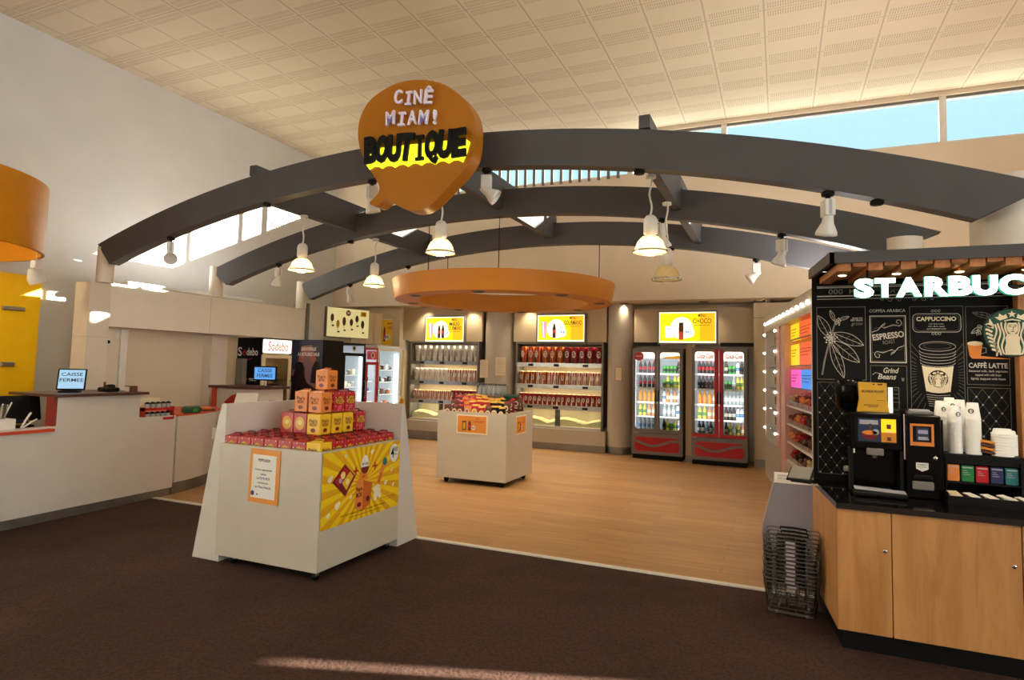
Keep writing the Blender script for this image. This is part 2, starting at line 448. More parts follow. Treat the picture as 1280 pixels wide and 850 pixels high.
# right wall, outside the picture, with a tall narrow opening beside the entrance
m = MB()
for a, b_, z0, z1 in ((FY, -6.0, 0, CZ), (-6.0, 4.2, 5.7, CZ), (4.2, 6.03, 0, CZ), (6.25, 8.0, 0, CZ), (6.03, 6.25, 1.69, CZ)): m.box(7.0, a, z0, 7.2, b_, z1, 'wall_paint')
m.box(7.2, 7.8, 0, RX, 8.0, CZ, 'wall_paint'); m.box(RX, 8.0, 0, RX + .2, 12.25, CZ, 'wall_paint')
structure(m.build('wall_right'))
for k in range(4):                                # glazed entrance doors in the right wall
    y0 = -6.0 + k * 2.55
    m = MB()
    for a, b_, z0, z1 in ((y0, y0 + .06, 0, 5.7), (y0 + 2.49, y0 + 2.55, 0, 5.7), (y0 + .06, y0 + 2.49, 5.62, 5.7), (y0 + .06, y0 + 2.49, 3.2, 3.32), (y0 + .06, y0 + 2.49, 0, .12), (y0 + 1.25, y0 + 1.30, .12, 3.32)): m.box(7.05, a, z0, 7.13, b_, z1, 'gray_plastic')
    d_ = structure(m.build('door_%d' % (k + 1))); MB().box(7.085, y0 + .06, .12, 7.095, y0 + 2.49, 5.62, 'window_glass').build('door_glass', d_)
# upper back wall with the strip window
W0, W1 = 5.57, 6.38
m = MB()
m.box(LX, BY, 3.06, RX, BY + .25, W0, 'upper_wall_paint'); m.box(LX, BY, W1, RX, BY + .25, CZ, 'upper_wall_paint')
m.box(LX, BY, W0, -7.7, BY + .25, W1, 'upper_wall_paint')
structure(m.build('wall_back'))
def window(n, x0, x1, louvre=False):
    m = MB(); y = BY + .1; f = .05
    m.box(x0, y - .05, W0, x0 + f, y + .05, W1, 'lamp_white'); m.box(x1 - f, y - .05, W0, x1, y + .05, W1, 'lamp_white')
    m.box(x0 + f, y - .05, W0, x1 - f, y + .05, W0 + .04, 'lamp_white'); m.box(x0 + f, y - .05, W1 - .05, x1 - f, y + .05, W1, 'gray_plastic')
    w = structure(m.build('window_%d' % n))
    MB().box(x0 + f, y - .004, W0 + .04, x1 - f, y + .004, W1 - .05, 'window_glass').build('window_pane', w)
    if louvre:
        k = 0; x = x0 + .16
        while x < x1 - .1:
            m = MB(); m.prism([(x - .03, BY - .035), (x + .03, BY - .035), (x + .03, BY - .015), (x - .03, BY - .015)], W0 - .05, W1, 'gray_plastic')
            m.build('louvre_blade', w); x += .2
window(1, -7.7, -2.72, True); window(2, -2.72, -.94); window(3, -.94, 2.52); window(4, 2.52, 6.0); window(5, 6.0, 9.5); window(6, 9.5, 11.95)
# low back wall, set back under a soffit
structure(MB().box(LX, BY + .25, 3.06, RX, BY + 1.2, 3.16, 'upper_wall_paint').build('ceiling'))
structure(MB().box(LX, 13.0, 0, RX, 13.2, 3.06, 'shop_wall').build('wall_back'))

# wall cladding panels, pilasters
def panel(x0, x1, y, z0, z1, d=.04, mat='shop_wall', lab='', name='wall_panel'):
    return tag(MB().bbox(x0, y - d, z0, x1, y, z1, mat, .006).build(name), lab, 'wall panel')
m = MB()
m.box(-2.73, 12.62, 2.24, -.45, 12.99, 2.95, 'shop_wall'); m.box(-1.66, 12.3, 0, -1.54, 12.99, 2.24, 'shop_wall')
m.box(-2.73, 12.55, 2.2, -2.2, 12.62, 2.27, 'dark_gap'); m.box(-1.05, 12.55, 2.2, -.45, 12.62, 2.27, 'dark_gap')
m.box(-1.66, 12.28, 0, -1.54, 12.3, .12, 'kick_steel')
tag(m.build('fridge_surround'), 'beige cladding around the two red and grey drinks fridges', 'cladding')
m = MB(); m.box(-.44, 12.3, .14, .6, 12.99, 3.0, 'shop_wall'); m.box(-.44, 12.29, 0, .6, 12.99, .14, 'kick_steel')
m.box(-.45, 12.295, 2.72, .6, 12.3, 2.725, 'dark_gap')
tag(m.build('wall_panel'), 'beige wall panel right of the drinks fridges, reaching the candy shelves', 'wall panel')
def pilaster(x, y, r, label, kick=True, z1=2.86):
    t = thing('pilaster', label, 'pilaster', (x, y, 0))
    def half(rr):
        q = [(-rr, 12.99 - y)] + [(rr * math.cos(PI + PI * k / 20), rr * math.sin(PI + PI * k / 20)) for k in range(21)] + [(rr, 12.99 - y)]
        return q
    MB().prism(half(r), .15, z1, 'cream_laminate').build('shaft', t); MB().prism(half(r - .01), 0, .15, 'kick_steel').build('kick_plate', t)
    return t
pilaster(-3.03, 12.72, .26, 'rounded cream pilaster between popcorn shelving and the first drinks fridge', z1=3.05)
pilaster(-5.79, 12.82, .36, 'rounded cream pilaster between the two popcorn cup displays', z1=3.05)
# two price frames on the pilasters
m = MB(); m.frm(-.07, -.14, .07, .14, .008, .012, 'brown'); m.rect(-.062, -.132, .062, .132, .01, 'cream'); m.box(-.07, -.14, 0, .07, .14, .008, 'cream')
tag(m.build('notice_board', M=frame((-3.0, 12.445, 1.62), (1, 0, 0), (0, 0, 1))), 'thin framed notice on the rounded pilaster left of the drinks fridges', 'notice')
m = MB(); m.box(-.12, -.2, 0, .12, .2, .006, 'cream'); 
for k in range(9): m.rect(-.09, .15 - k * .036, .05 + (k % 3) * .02, .158 - k * .036, .008, 'chalk')
tag(m.build('notice_sheet', M=frame((-5.62, 12.43, 1.72), (1, 0, 0), (0, 0, 1))), 'cream notice sheet taped to pilaster between popcorn displays', 'notice')
m = MB(); m.box(-.1, -.2, 0, .1, .2, .006, 'cream')
for k in range(9): m.rect(-.07, .15 - k * .036, .04 + (k % 3) * .015, .158 - k * .036, .008, 'chalk')
tag(m.build('notice_sheet', M=frame((-6.02, 12.43, 1.66), (1, 0, 0), (0, 0, 1))), 'small cream notice hanging just right of the white cup shelves', 'notice')

# ------------------------------------------------------------------ soffit downlights
for k, x in enumerate((-8.75, -7.6, -6.4, -5.0, -2.9, -1.35, -.35)):
    t = thing('downlight', 'recessed round downlight in the soffit, %s along the back wall' % onum(k, 7), 'downlight', (x, 12.45, 3.06), 0, 'soffit downlights')
    MB().lathe([(.075, -.006), (.1, -.008), (.1, 0)], 'gray_plastic', 18, caps=False).build('trim_ring', t)
    MB().lathe([(.075, -.003), (.0, -.002)], 'ring_hole', 18).build('lens', t)

# ------------------------------------------------------------------ three arched beams
XC = -3.58
def arch(y, th, xl0, xl1, xr0, xr1, label, dz=0.0):
    """top circle R 14.98, bottom circle R 14.64"""
    zc = -10.93 + dz; V = []; n = 48
    for k in range(n + 1):
        a = k / n; xt = xl0 + (xr1 - xl0) * a; xb = xl1 + (xr0 - xl1) * a
        zt = zc + math.sqrt(14.98 ** 2 - (xt - XC) ** 2); zb = zc + math.sqrt(14.63 ** 2 - (xb - XC) ** 2)
        V += [(xt, y, zt), (xb, y, zb), (xt, y + th, zt), (xb, y + th, zb)]
    F = [(0, 2, 3, 1), (n * 4, n * 4 + 1, n * 4 + 3, n * 4 + 2)]
    for k in range(n):
        a = k * 4; b = a + 4
        F += [(a, a + 1, b + 1, b), (a + 2, b + 2, b + 3, a + 3), (a, b, b + 2, a + 2), (a + 1, a + 3, b + 3, b + 1)]
    return tag(MB().add(V, F, 'beam_grey').build('arched_beam'), label, 'beam')
arch(5.4, .14, -8.46, -8.2, 1.32, 1.75, 'nearest of three grey arched beams, carrying the yellow balloon sign')
arch(7.35, .14, -8.6, -8.25, 1.0, 1.5, 'middle one of the three grey arched beams over the shop')
arch(9.35, .14, -8.5, -8.3, 1.0, 1.5, 'farthest of the three grey arched beams, closest to the back wall')
def zarch(x, R=14.63): return -10.93 + math.sqrt(R * R - (x - XC) ** 2)
# purlins across the arches
for x, w in ((-5.75, 'left'), (-3.4, 'middle'), (-1.1, 'right')):
    zt = zarch(x, 14.98) + .14
    m = MB()
    yz = [(5.42, zt), (5.42, zt - .12), (5.545, zt - .12), (5.545, zt - .40), (7.345, zt - .40), (7.345, zt - .12), (7.495, zt - .12), (7.495, zt - .40), (9.345, zt - .40), (9.345, zt - .12), (9.5, zt - .12), (9.5, zt)]
    V = [(x - .05, a, b) for a, b in yz] + [(x + .05, a, b) for a, b in yz]; n = len(yz)
    m.add(V, [tuple(range(n - 1, -1, -1)), tuple(range(n, 2 * n))] + [(i, (i + 1) % n, n + (i + 1) % n, n + i) for i in range(n)], 'beam_grey')
    tag(m.build('cross_beam'), '%s grey cross beam tying the three arched beams together' % w, 'beam')
# columns
def column(x, y, r, z0, z1, label):
    m = MB(); m.lathe([(r, z0), (r, z1)], 'column_white', 32)
    return tag(m.build('round_column', loc=(x, y, 0)), label, 'column')
column(-8.42, 5.50, .105, 2.72, 3.2, 'white round column stub under left foot of the nearest arch')
column(-8.55, 7.42, .105, 2.745, 3.25, 'white round column stub under left foot of the middle arch')
column(-8.55, 9.42, .1, 2.745, 3.27, 'white round column stub under left foot of the farthest arch')
column(1.60, 5.80, .23, 0, 3.23, 'thick white round column behind the coffee kiosk under nearest arch')
column(1.18, 7.42, .175, 0, 3.12, 'slimmer white column behind the coffee kiosk under the middle arch')

# ------------------------------------------------------------------ left fascia and shutter bay
m = MB(); m.box(-8.75, 5.62, 2.14, -8.5, 9.5, 2.74, 'fascia_white')
m.box(-8.502, 7.3, 2.13, -8.499, 7.306, 2.73, 'chalk')
tag(m.build('wall_fascia'), 'long white fascia panel above the closed serving bay at left', 'fascia')
m = MB(); m.box(-8.8, 9.5, 2.14, -8.45, 9.56, 2.86, 'gray_plastic'); m.box(-8.8, 9.56, 2.14, -8.5, 10.05, 2.86, 'white_laminate')
tag(m.build('fascia_box'), 'short white box panel between long fascia and the ice cream sign', 'fascia')
m = MB(); m.box(-8.75, 5.33, 0, -8.45, 5.62, 2.72, 'column_white'); m.box(-8.452, 5.33, 1.98, -8.449, 5.62, 1.985, 'chalk'); m.box(-8.75, 5.326, 1.98, -8.45, 5.332, 1.985, 'chalk')
m.box(-8.8, 5.62, 0, -8.7, 5.95, 2.12, 'column_white'); m.box(-8.78, 5.95, 0, -8.66, 6.05, 2.12, 'lamp_white')
tag(m.build('square_post'), 'pale yellowish square post beside the yellow wall, behind the counter', 'post')
m = MB(); m.box(-9.05, 6.0, 0, -9.0, 8.0, 2.3, 'upper_wall_paint'); m.box(-9.0, 6.05, 0, -8.9, 6.1, 2.12, 'lamp_white'); m.box(-9.0, 6.13, 1.85, -8.9, 6.18, 2.12, 'lamp_white')
tag(m.build('serving_bay_shutter'), 'flat beige closed shutter filling the serving bay under the fascia', 'shutter')
m = MB(); m.box(-9.0, 7.62, 0, -8.8, 7.95, 2.12, 'column_white'); m.box(-9.0, 7.97, 0, -8.86, 8.2, 2.12, 'shop_wall'); m.box(-8.86, 8.2, 0, -8.7, 8.3, 1.75, 'gray_plastic')
tag(m.build('square_post'), 'white flat post between the closed shutter and the Sodebo fridge'.replace('Sodebo', 'black sandwich'), 'post')
m = MB(); m.box(-9.88, 9.9, 0, -8.9, 12.0, 2.24, 'shop_wall'); tag(m.build('wall_panel'), 'beige partition behind the left row of fridges', 'wall panel')
# small camera and light switch
m = MB(); m.ball((0, 0, 0), .025, 'black', 10); m.box(-.03, -.03, -.05, -.015, .03, .05, 'lamp_white')
tag(m.build('security_camera', loc=(-8.68, 5.78, 1.93)), 'tiny black camera dome on the square post above counter', 'camera')
m = MB(); m.bbox(0, -.05, -.045, .014, .05, .045, 'lamp_white', .006); m.box(.014, -.04, -.035, .019, -.004, .035, 'white'); m.box(.014, .004, -.035, .019, .04, .035, 'white')
tag(m.build('light_switch', loc=(-9.9, 6.1, 1.72)), 'white double light switch on wall right of the yellow panel', 'switch')
# yellow wall panelling, with counter hatch handles
t = thing('yellow_wall_panel', 'bright yellow panelled wall at far left behind the counter', 'wall panel', (0, 0, 0))
MB().box(-9.88, 1.0, 0, -9.8, 5.5, 2.85, 'wall_yellow').build('panel', t)
MB().bbox(-9.8, 5.02, 2.33, -9.76, 5.3, 2.39, 'steel', .01).build('handle', t); MB().bbox(-9.8, 5.05, 1.55, -9.76, 5.22, 1.62, 'steel', .01).build('handle', t)
MB().box(-9.802, 4.9, .1, -9.797, 4.906, 2.85, 'deep_orange').build('joint', t)
# suspended yellow drum
t = thing('hanging_drum_canopy', 'large yellow cylindrical drum canopy hanging at the upper left', 'canopy', (-8.95, 3.45, 0))
R_ = 1.38
m = MB(); m.lathe([(R_, 2.93), (R_, 3.74)], 'drum_yellow', 64, caps=False); m.lathe([(R_ - .04, 3.74), (R_ - .04, 2.93)], 'drum_yellow', 64, caps=False)
m.lathe([(R_ - .04, 2.93), (R_, 2.93)], 'drum_yellow', 64, caps=False); m.lathe([(R_, 3.74), (R_ - .04, 3.74)], 'drum_yellow', 64, caps=False); m.build('drum', t)
MB().lathe([(R_ - .05, 3.5), (.0, 3.5)], 'drum_yellow', 48).build('underside', t)
MB().ball((0, 0, 3.36), .09, 'lamp_glow', 14).build('bulb', t)  # bulb and point light added to give the drum's inside its warm glow
L = bpy.data.lights.new('drum_fill_light', 'POINT'); L.energy = 30; L.color = (1, .85, .6); L.shadow_soft_size = .1
o = bpy.data.objects.new('drum_fill_light', L); col.objects.link(o); o.parent = t; o.location = (0, 0, 3.2)

# ------------------------------------------------------------------ counter at the left
t = thing('service_counter', 'long white front service counter with stepped brown top at left', 'counter')
LO, HI = .98, 1.31
m = MB()
X0, X1 = -7.55, -6.95
yz = [(2.2, .1), (5.62, .1), (5.62, 1.0), (5.10, 1.0), (5.10, HI - .03), (4.14, HI - .03), (4.14, LO), (2.2, LO)]
def xof(y): return -6.93 - (y - 3.76) * .06       # front runs slightly back towards the shop
V = [(xof(y), y, z) for y, z in yz] + [(xof(y) - .06, y, z) for y, z in yz]; n = len(yz)
F = [tuple(range(n)), tuple(range(2 * n - 1, n - 1, -1))] + [(i, n + i, n + (i + 1) % n, (i + 1) % n) for i in range(n)]
m.add(V, F, 'white_laminate'); m.build('front_panel', t)
m = MB(); m.add([(xof(y) - d, y, z) for d in (.03, .12) for y in (2.2, 5.62) for z in (0, .1)], [(0, 2, 3, 1), (4, 5, 7, 6), (0, 4, 6, 2), (1, 3, 7, 5), (0, 1, 5, 4), (2, 6, 7, 3)], 'kick_steel'); m.build('kick_plate', t)
m = MB(); m.box(-7.75, 4.10, HI - .03, -6.9, 5.13, HI, 'brown_edge'); m.build('raised_top', t)
m = MB(); m.box(-7.07, 4.1, LO - .02, -6.955, 4.16, HI - .03, 'red_edge'); m.build('end_panel', t)
m = MB(); m.box(-7.7, 2.2, LO - .05, -6.90, 4.1, LO - .02, 'orange_edge'); m.build('low_top', t); m = MB(); m.box(-7.7, 5.13, .93, -7.06, 5.62, .955, 'orange_edge'); m.build('end_top', t)
m = MB(); m.box(-7.7, 2.2, .2, -7.66, 4.1, 1.0, 'brown_edge'); m.build('rear_shelf', t)
# curved continuation
t = thing('curved_counter', 'short curved white counter section with steel base beyond the long counter', 'counter')
P = [(-7.06, 5.66), (-7.10, 5.9), (-7.2, 6.2), (-7.35, 6.5), (-7.6, 6.8), (-7.95, 7.0)]
def wallstrip(P, z0, z1, th, mat):
    m = MB(); m.prism(P + [(p[0] - th, p[1] - th * .3) for p in P[::-1]], z0, z1, mat); return m
wallstrip(P, .15, .98, .05, 'white_laminate').build('front_panel', t)
wallstrip([(p[0] - .03, p[1] - .01) for p in P], 0, .15, .05, 'kick_steel').build('kick_plate', t)
m = MB(); m.prism(P + [(-8.3, 7.0), (-8.3, 6.5), (-7.7, 5.66)], .98, 1.0, 'orange_edge'); m.build('top', t)
m = MB(); m.box(0, 0, 0, .004, .06, .15, 'paper');
tag(m.build('notice_sheet', loc=(-7.24, 6.35, .62)), 'small paper notice on the curved counter front', 'notice')
# rear till counter
t = thing('till_counter', 'rear white till counter with brown top and orange end panel', 'counter')
m = MB(); m.box(-8.5, 7.5, 0, -7.6, 8.05, 1.26, 'white_laminate'); m.build('body', t)
MB().box(-8.62, 7.44, 1.26, -7.5, 8.1, 1.30, 'brown_edge').build('top', t)
MB().box(-8.56, 7.46, .2, -8.48, 7.5, 1.26, 'orange_edge').build('end_panel', t)
m = MB()
m.T = frame((-7.95, 7.495, 1.05), (1, 0, 0), (0, 0, 1))
m.poly([(-.36, -.02), (-.22, .09), (-.05, .14), (.02, .1), (.02, -.12), (-.12, -.1), (-.28, -.06)], .002, 'red'); m.build('red_decal', t)

# things on the front counter
def tablet(name, label, loc, rz, w, h, mat, lines, stand=True, tilt=.3):
    t = thing(name, label, 'screen', loc, rz)
    T = Matrix.Translation((0, 0, .03)) @ Matrix.Rotation(PI / 2 - tilt, 4, 'X')
    m = MB(); m.T = T; m.bbox(-w / 2, 0, -.02, w / 2, h, 0, 'black_plastic', .006); m.build('housing', t)
    m = MB(); m.T = T; m.rect(-w / 2 + .015, .015, w / 2 - .015, h - .015, .002, mat)
    for s_, yy, sz, ww in lines: m.text(s_, 0, yy * h, sz, .004, 'screen_dark', .01, ww)
    m.build('display', t)
    m = MB(); m.prism([(-w * .42, 0), (-w * .42, .16), (w * .3, .16), (w * .3, 0)], 0, .02, 'black_plastic')
    m.add([(-w * .3, .03, .02), (w * .2, .03, .02), (w * .2, .15, .02), (-w * .3, .15, .02), (-w * .3, .075, h * .75), (w * .2, .075, h * .75)], [(0, 1, 2, 3), (0, 4, 5, 1), (2, 5, 4, 3), (0, 3, 4), (1, 2, 5)], 'black_plastic')
    m.build('stand', t)
    return t
tablet('payment_tablet', 'black tablet display reading CAISSE FERMEE on the raised counter top', (-7.22, 4.42, HI), .85, .27, .245, 'pale_screen', [('CAISSE', .72, .055, .2), ('FERMEE', .45, .055, .22)])
t = thing('customer_display', 'small blue CAISSE FERMEE screen on a white pole at rear till', 'screen', (-7.62, 7.66, 1.30), .35)
MB().bbox(-.19, -.02, .10, .19, .02, .33, 'black_plastic', .008).build('housing', t)
m = MB(); m.T = frame((0, -.021, .215), (1, 0, 0), (0, 0, 1)); m.rect(-.17, -.095, .17, .095, .001, 'blue_screen'); m.text('CAISSE', 0, .045, .08, .003, 'screen_dark', .012, .24); m.text('FERMEE', 0, -.04, .08, .003, 'screen_dark', .012, .26); m.build('display', t)
m = MB(); m.cyl((0, .02, 0), (0, .02, .12), .015, 'lamp_white'); m.box(-.08, -.05, 0, .08, .08, .012, 'black_plastic'); m.build('pole', t)
m = MB(); m.bbox(-.12, -.05, 0, .12, .07, .05, 'black_plastic', .012); m.lathe([(.05, .05), (.045, .08), (.02, .085)], 'black_gloss', 14, (.03, .01, 0)); m.cyl((-.06, 0, .05), (-.06, 0, .11), .012, 'brown')
tag(m.build('card_terminal', loc=(-7.25, 4.86, HI)), 'low black card terminal beside the tablet on raised counter', 'terminal')
m = MB(); m.bbox(-.04, -.05, 0, .04, .04, .06, 'paper', .004); m.box(-.045, -.055, .06, .045, .045, .068, 'brown'); m.box(.04, -.05, 0, .05, .045, .06, 'brown')
tag(m.build('card_box', loc=(-7.1, 5.04, HI)), 'small white box with brown lid at right end of raised counter', 'box')
t = thing('cash_register', 'black flat till monitor seen from behind on the low counter', 'till', (-7.34, 4.0, LO - .02), .0)
m = MB(); m.T = Matrix.Translation((0, 0, .06)) @ Matrix.Rotation(-.22, 4, 'Y'); m.bbox(-.02, -.27, 0, .02, .21, .27, 'black_plastic', .01); m.build('monitor', t)
m = MB(); m.bbox(-.1, -.2, 0, .1, .1, .02, 'black_plastic', .006); m.cyl((-.02, -.05, .01), (-.02, -.05, .12), .022, 'gray_plastic'); m.build('foot', t)
m = MB(); m.cyl((.055, -.19, .06), (.055, .05, .055), .018, 'navy'); m.cyl((.06, -.2, 0), (.04, -.19, .1), .008, 'gray_plastic'); m.cyl((.06, .06, 0), (.04, .06, .09), .008, 'gray_plastic'); m.build('scanner_bar', t)
t = thing('utensil_cup', 'clear cup of white stirrers and napkins at left end of counter', 'cup', (-7.02, 3.66, LO - .02))
MB().box(-.07, -.14, 0, .07, .1, .12, 'paper').build('base_box', t)
MB().lathe([(.04, .12), (.055, .26), (.05, .26), (.036, .125)], 'clear_plastic', 16, caps=False).build('cup', t)
for dx, dy, l in ((.01, .0, .14), (-.02, .01, .12), (.0, .03, .15), (.02, -.02, .13)): MB().tube([(dx, dy, .13), (dx * 2.5, dy * 3, .13 + l)], .007, 'paper').build('stirrer', t)
m = MB(); m.bbox(-.012, -.03, 0, .012, .03, .005, 'paper', .002); m.tube([(0, .0, .005), (.005, .05, .11), (.0, .09, .17)], .011, 'paper'); m.tube([(0, .0, .005), (.005, .09, .07), (.0, .15, .10)], .009, 'paper')
tag(m.build('folded_napkins', loc=(-7.0, 3.83, LO - .02)), 'two white rolled napkins leaning beside the stirrer cup', 'napkin')
# red organiser with small tubs
t = thing('red_rack', 'two tier red rack of small tubs on the end of counter', 'rack', (-7.08, 5.2, .955))
for z in (0, .12): MB().box(-.08, -.02, z, .05, .38, z + .03, 'red').build('tier', t)
for y in (-.02, .37): MB().box(-.08, y, 0, .05, y + .01, .16, 'red').build('side', t)
MB().box(-.08, 0, .15, -.07, .26, .27, 'cream').build('backing_card', t)
c0 = None
for r_, z in enumerate((.985, 1.105)):
    for k in range(5):
        lab = '%s tub on the %s tier of the red rack' % (['white small', 'small silver', 'small dark lidded', 'small clear', 'small grey'][k] , ['lower', 'upper'][r_])
        loc = (-7.07, 5.24 + k * .07, z)
        if c0 is None:
            m = MB(); m.lathe([(.022, 0), (.03, .05)], 'clear_grey', 12); m.lathe([(.032, .05), (.032, .062), (.01, .075)], 'black_plastic', 12); c0 = tag(m.build('small_tub', loc=loc), lab, 'tub', 'tubs in the red rack')
        else: dup(c0, lab, loc)
m = MB(); m.T = Matrix.Rotation(.2, 4, 'Y'); m.bbox(-.05, -.13, 0, .05, .13, .09, 'dark_green', .02); m.box(.05, -.02, .03, .054, .06, .075, 'lime')
tag(m.build('cash_scanner', loc=(-7.18, 5.95, 1.0)), 'dark green payment device with lit green display on the curved counter', 'terminal')
m = MB(); m.bbox(-.15, -.1, 0, .12, .1, .02, 'brown_edge', .006); m.bbox(-.1, -.06, .02, .1, .06, .05, 'orange', .006)
tag(m.build('document_tray', loc=(-7.45, 6.38, 1.0), M=None), 'flat orange and brown tray lying on the curved counter', 'tray')
# ------------------------------------------------------------------ promotional display on castors
DX0, DX1, DY0, DY1, DZ = -4.39, -3.31, 3.95, 5.06, 1.0
t = thing('promotion_display', 'white wheeled promotional display bin heaped with popcorn boxes on dark carpet', 'display stand')
m = MB(); m.box(DX0, DY0, .07, DX1 - .03, DY0 + .03, DZ, 'cream_laminate'); m.build('front_panel', t)
MB().box(DX1 - .03, DY0, .07, DX1, DY1, DZ, 'cream_laminate').build('side_panel', t)
MB().box(DX0, DY0 + .03, .83, DX1 - .03, DY1, .88, 'cream_laminate').build('shelf', t)
MB().box(DX0 + .02, DY0 + .03, .07, DX1 - .03, DY1, .09, 'dark_gap').build('base', t)
# tapered walls at the left and the back
m = MB(); V = []
for y in (3.99, 5.42): 
    V += [(-4.70, y, 0), (-4.39, y, 0), (-4.39, y, 1.33), (-4.44, y, 1.33), (-4.475, y, 1.22)]
for i in (5, 6, 7, 8, 9): V[i] = (V[i][0], [5.42, 5.42, 5.11, 5.11, 5.14][i - 5], V[i][2])
m.add(V, [(0, 1, 2, 3, 4), (9, 8, 7, 6, 5), (0, 5, 6, 1), (1, 6, 7, 2), (2, 7, 8, 3), (3, 8, 9, 4), (4, 9, 5, 0)], 'white_laminate'); m.build('left_wall', t)
m = MB(); V = []
for x in (-4.39, -3.31):
    V += [(x, 5.42, 0), (x, 5.06, 0), (x, 5.06, 1.33), (x, 5.10, 1.33), (x, 5.14, 1.22)]
m.add(V, [(4, 3, 2, 1, 0), (5, 6, 7, 8, 9), (0, 1, 6, 5), (1, 2, 7, 6), (2, 3, 8, 7), (3, 4, 9, 8), (4, 0, 5, 9)], 'white_laminate'); m.build('back_wall', t)
for x, y in ((-4.25, 4.02), (-3.36, 4.0), (-3.36, 4.95), (-4.2, 4.9)):
    m = MB(); m.cyl((x - .015, y, .035), (x + .015, y, .035), .035, 'black_plastic', n=14); m.box(x - .02, y - .02, .035, x + .02, y + .02, .07, 'steel'); m.build('castor', t)
# poster on the front
t2 = thing('price_poster', 'orange framed paper notice on the left front of the display', 'poster')
t2.matrix_basis = frame((-4.045, DY0 - .004, .55), (1, 0, -.02), (.02, 0, 1))
m = MB(); m.box(0, 0, 0, .32, .435, .004, 'orange_poster'); m.build('frame', t2)
m = MB(); m.rect(.03, .04, .285, .39, .006, 'paper')
for s_, y, h, w in (("POP'N BOX", .345, .035, .13), ('Nous reprenons', .27, .026, .18), ('toutes', .235, .024, .06), ("les POP'N BOX", .20, .026, .14), ('contenants', .165, .024, .11), ('un Pass Snack', .13, .026, .17)):
    m.text(s_, .155, y, h, .008, 'navy', .015, w)
m.disc(.05, .075, .02, .0085, 'navy'); m.disc(.10, .07, .008, .0085, 'brown'); m.build('sheet', t2)
# big poster on the right side : local x along +Y of the world
PW, PH = 1.08, .605
t2 = thing('offer_poster', 'large yellow sunburst promotional poster with orange snack box and 4 euro 50 price', 'poster')
t2.matrix_basis = frame((DX1 + .003, 3.965, .385), (0, 1, 0), (0, 0, 1))
m = MB(); m.rect(0, 0, PW, PH, .002, 'sunburst_print'); m.build('sunburst', t2)
m = MB(); m.poly([(.12, .36), (.27, .49), (.42, .37), (.29, .22)][::1], .004, 'dark_red'); m.poly([(.15, .365), (.27, .465), (.33, .42), (.20, .32)], .0055, 'red'); m.poly([(.24, .34), (.34, .42), (.39, .375), (.30, .27)], .0055, 'gold')
m.disc(.25, .40, .03, .007, 'pale_yellow'); m.disc(.31, .34, .025, .007, 'pale_yellow'); m.disc(.22, .36, .02, .007, 'lilac'); m.build('popcorn_bag_picture', t2)
m = MB(); P = [(.545 + .055 * math.cos(a) , .43 + (.10 if math.sin(a) > 0 else .06) * math.sin(a)) for a in [2 * PI * k / 24 for k in range(24)]]
m.poly(P, .004, 'paper'); m.poly([p for p in P if p[1] <= .431], .0055, 'dark_red'); m.text('POP CORN', .545, .455, .03, .007, 'black', .01, .09); m.build('egg_picture', t2)
m = MB()
m.poly([(.72, .26), (.76, .23), (.86, .42), (.81, .45)], .004, 'orange'); m.poly([(.74, .27), (.76, .26), (.80, .33), (.78, .345)], .0055, 'deep_orange'); m.disc(.84, .44, .035, .0055, 'teal'); m.build('bottle_picture', t2)
for cx, cy in ((.42, .41), (.69, .42)): m = MB(); m.rect(cx - .035, cy - .008, cx + .035, cy + .008, .004, 'red'); m.rect(cx - .008, cy - .035, cx + .008, cy + .035, .0045, 'red'); m.build('plus_sign', t2)
m = MB(); m.poly([(.42, .10), (.53, .06), (.53, .32), (.43, .33)], .004, 'orange'); m.poly([(.53, .06), (.64, .10), (.66, .28), (.53, .32)], .004, 'deep_orange'); m.poly([(.47, .325), (.60, .315), (.59, .36), (.56, .40), (.48, .39)], .0035, 'orange')
m.disc(.53, .35, .025, .005, 'deep_orange', ry=.012); m.text("Pop'n", .475, .25, .05, .006, 'black', .02, .08); m.text('BOX', .475, .20, .05, .006, 'black', .02, .08); m.disc(.48, .12, .03, .006, 'dark_red', ry=.02); m.disc(.60, .15, .025, .006, 'dark_red'); m.build('box_picture', t2)
m = MB()  # plain popcorn kernel shape (no character)
for dx, dy, r in ((0, 0, .035), (.04, .02, .03), (.02, .05, .032), (-.02, .045, .026), (.055, -.02, .024), (-.01, -.035, .024)): m.disc(.72 + dx, .17 + dy, r, .004 + r * .02, 'cream')
m.build('popcorn_picture', t2)
for x, y, r in ((.10, .52, .0), (.13, .44, .0), (.09, .385, .025), (.28, .55, .014), (.19, .16, .028), (.08, .10, .018), (.86, .245, .02), (.64, .545, .018), (.98, .21, .016), (.95, .345, .013), (.36, .2, .015), (.92, .18, .0)):
    if r: m = MB(); m.disc(x, y, r, .0038, 'cream'); m.disc(x + r * .8, y + r * .6, r * .7, .0039, 'cream'); m.build('popcorn_picture', t2)
m = MB(); m.disc(.985, .50, .072, .004, 'paper', ry=.082); m.text('4', .955, .50, .13, .006, 'black', .02, .05); m.text('€50', 1.01, .53, .055, .006, 'black', .015, .055); m.text('LE MENU', 1.01, .485, .02, .006, 'black', .005, .05); m.build('price_badge', t2)
m = MB(); m.text('POUR TOUTE COMMANDE : LE MENU EST COMPOSE DE 1 PRODUIT AU CHOIX', .55, .065, .018, .004, 'black', .004, .62); m.text('OFFRE VALABLE DANS LA LIMITE DES STOCKS', .58, .035, .013, .004, 'black', .002, .45)
m.build('small_print', t2); m = MB(); m.text('Photos non contractuelles', .93, .115, .014, .004, 'black', .002, .2); m.text('Voir conditions en caisse', .95, .095, .012, .004, 'black', .002, .16); m.build('small_print', t2)

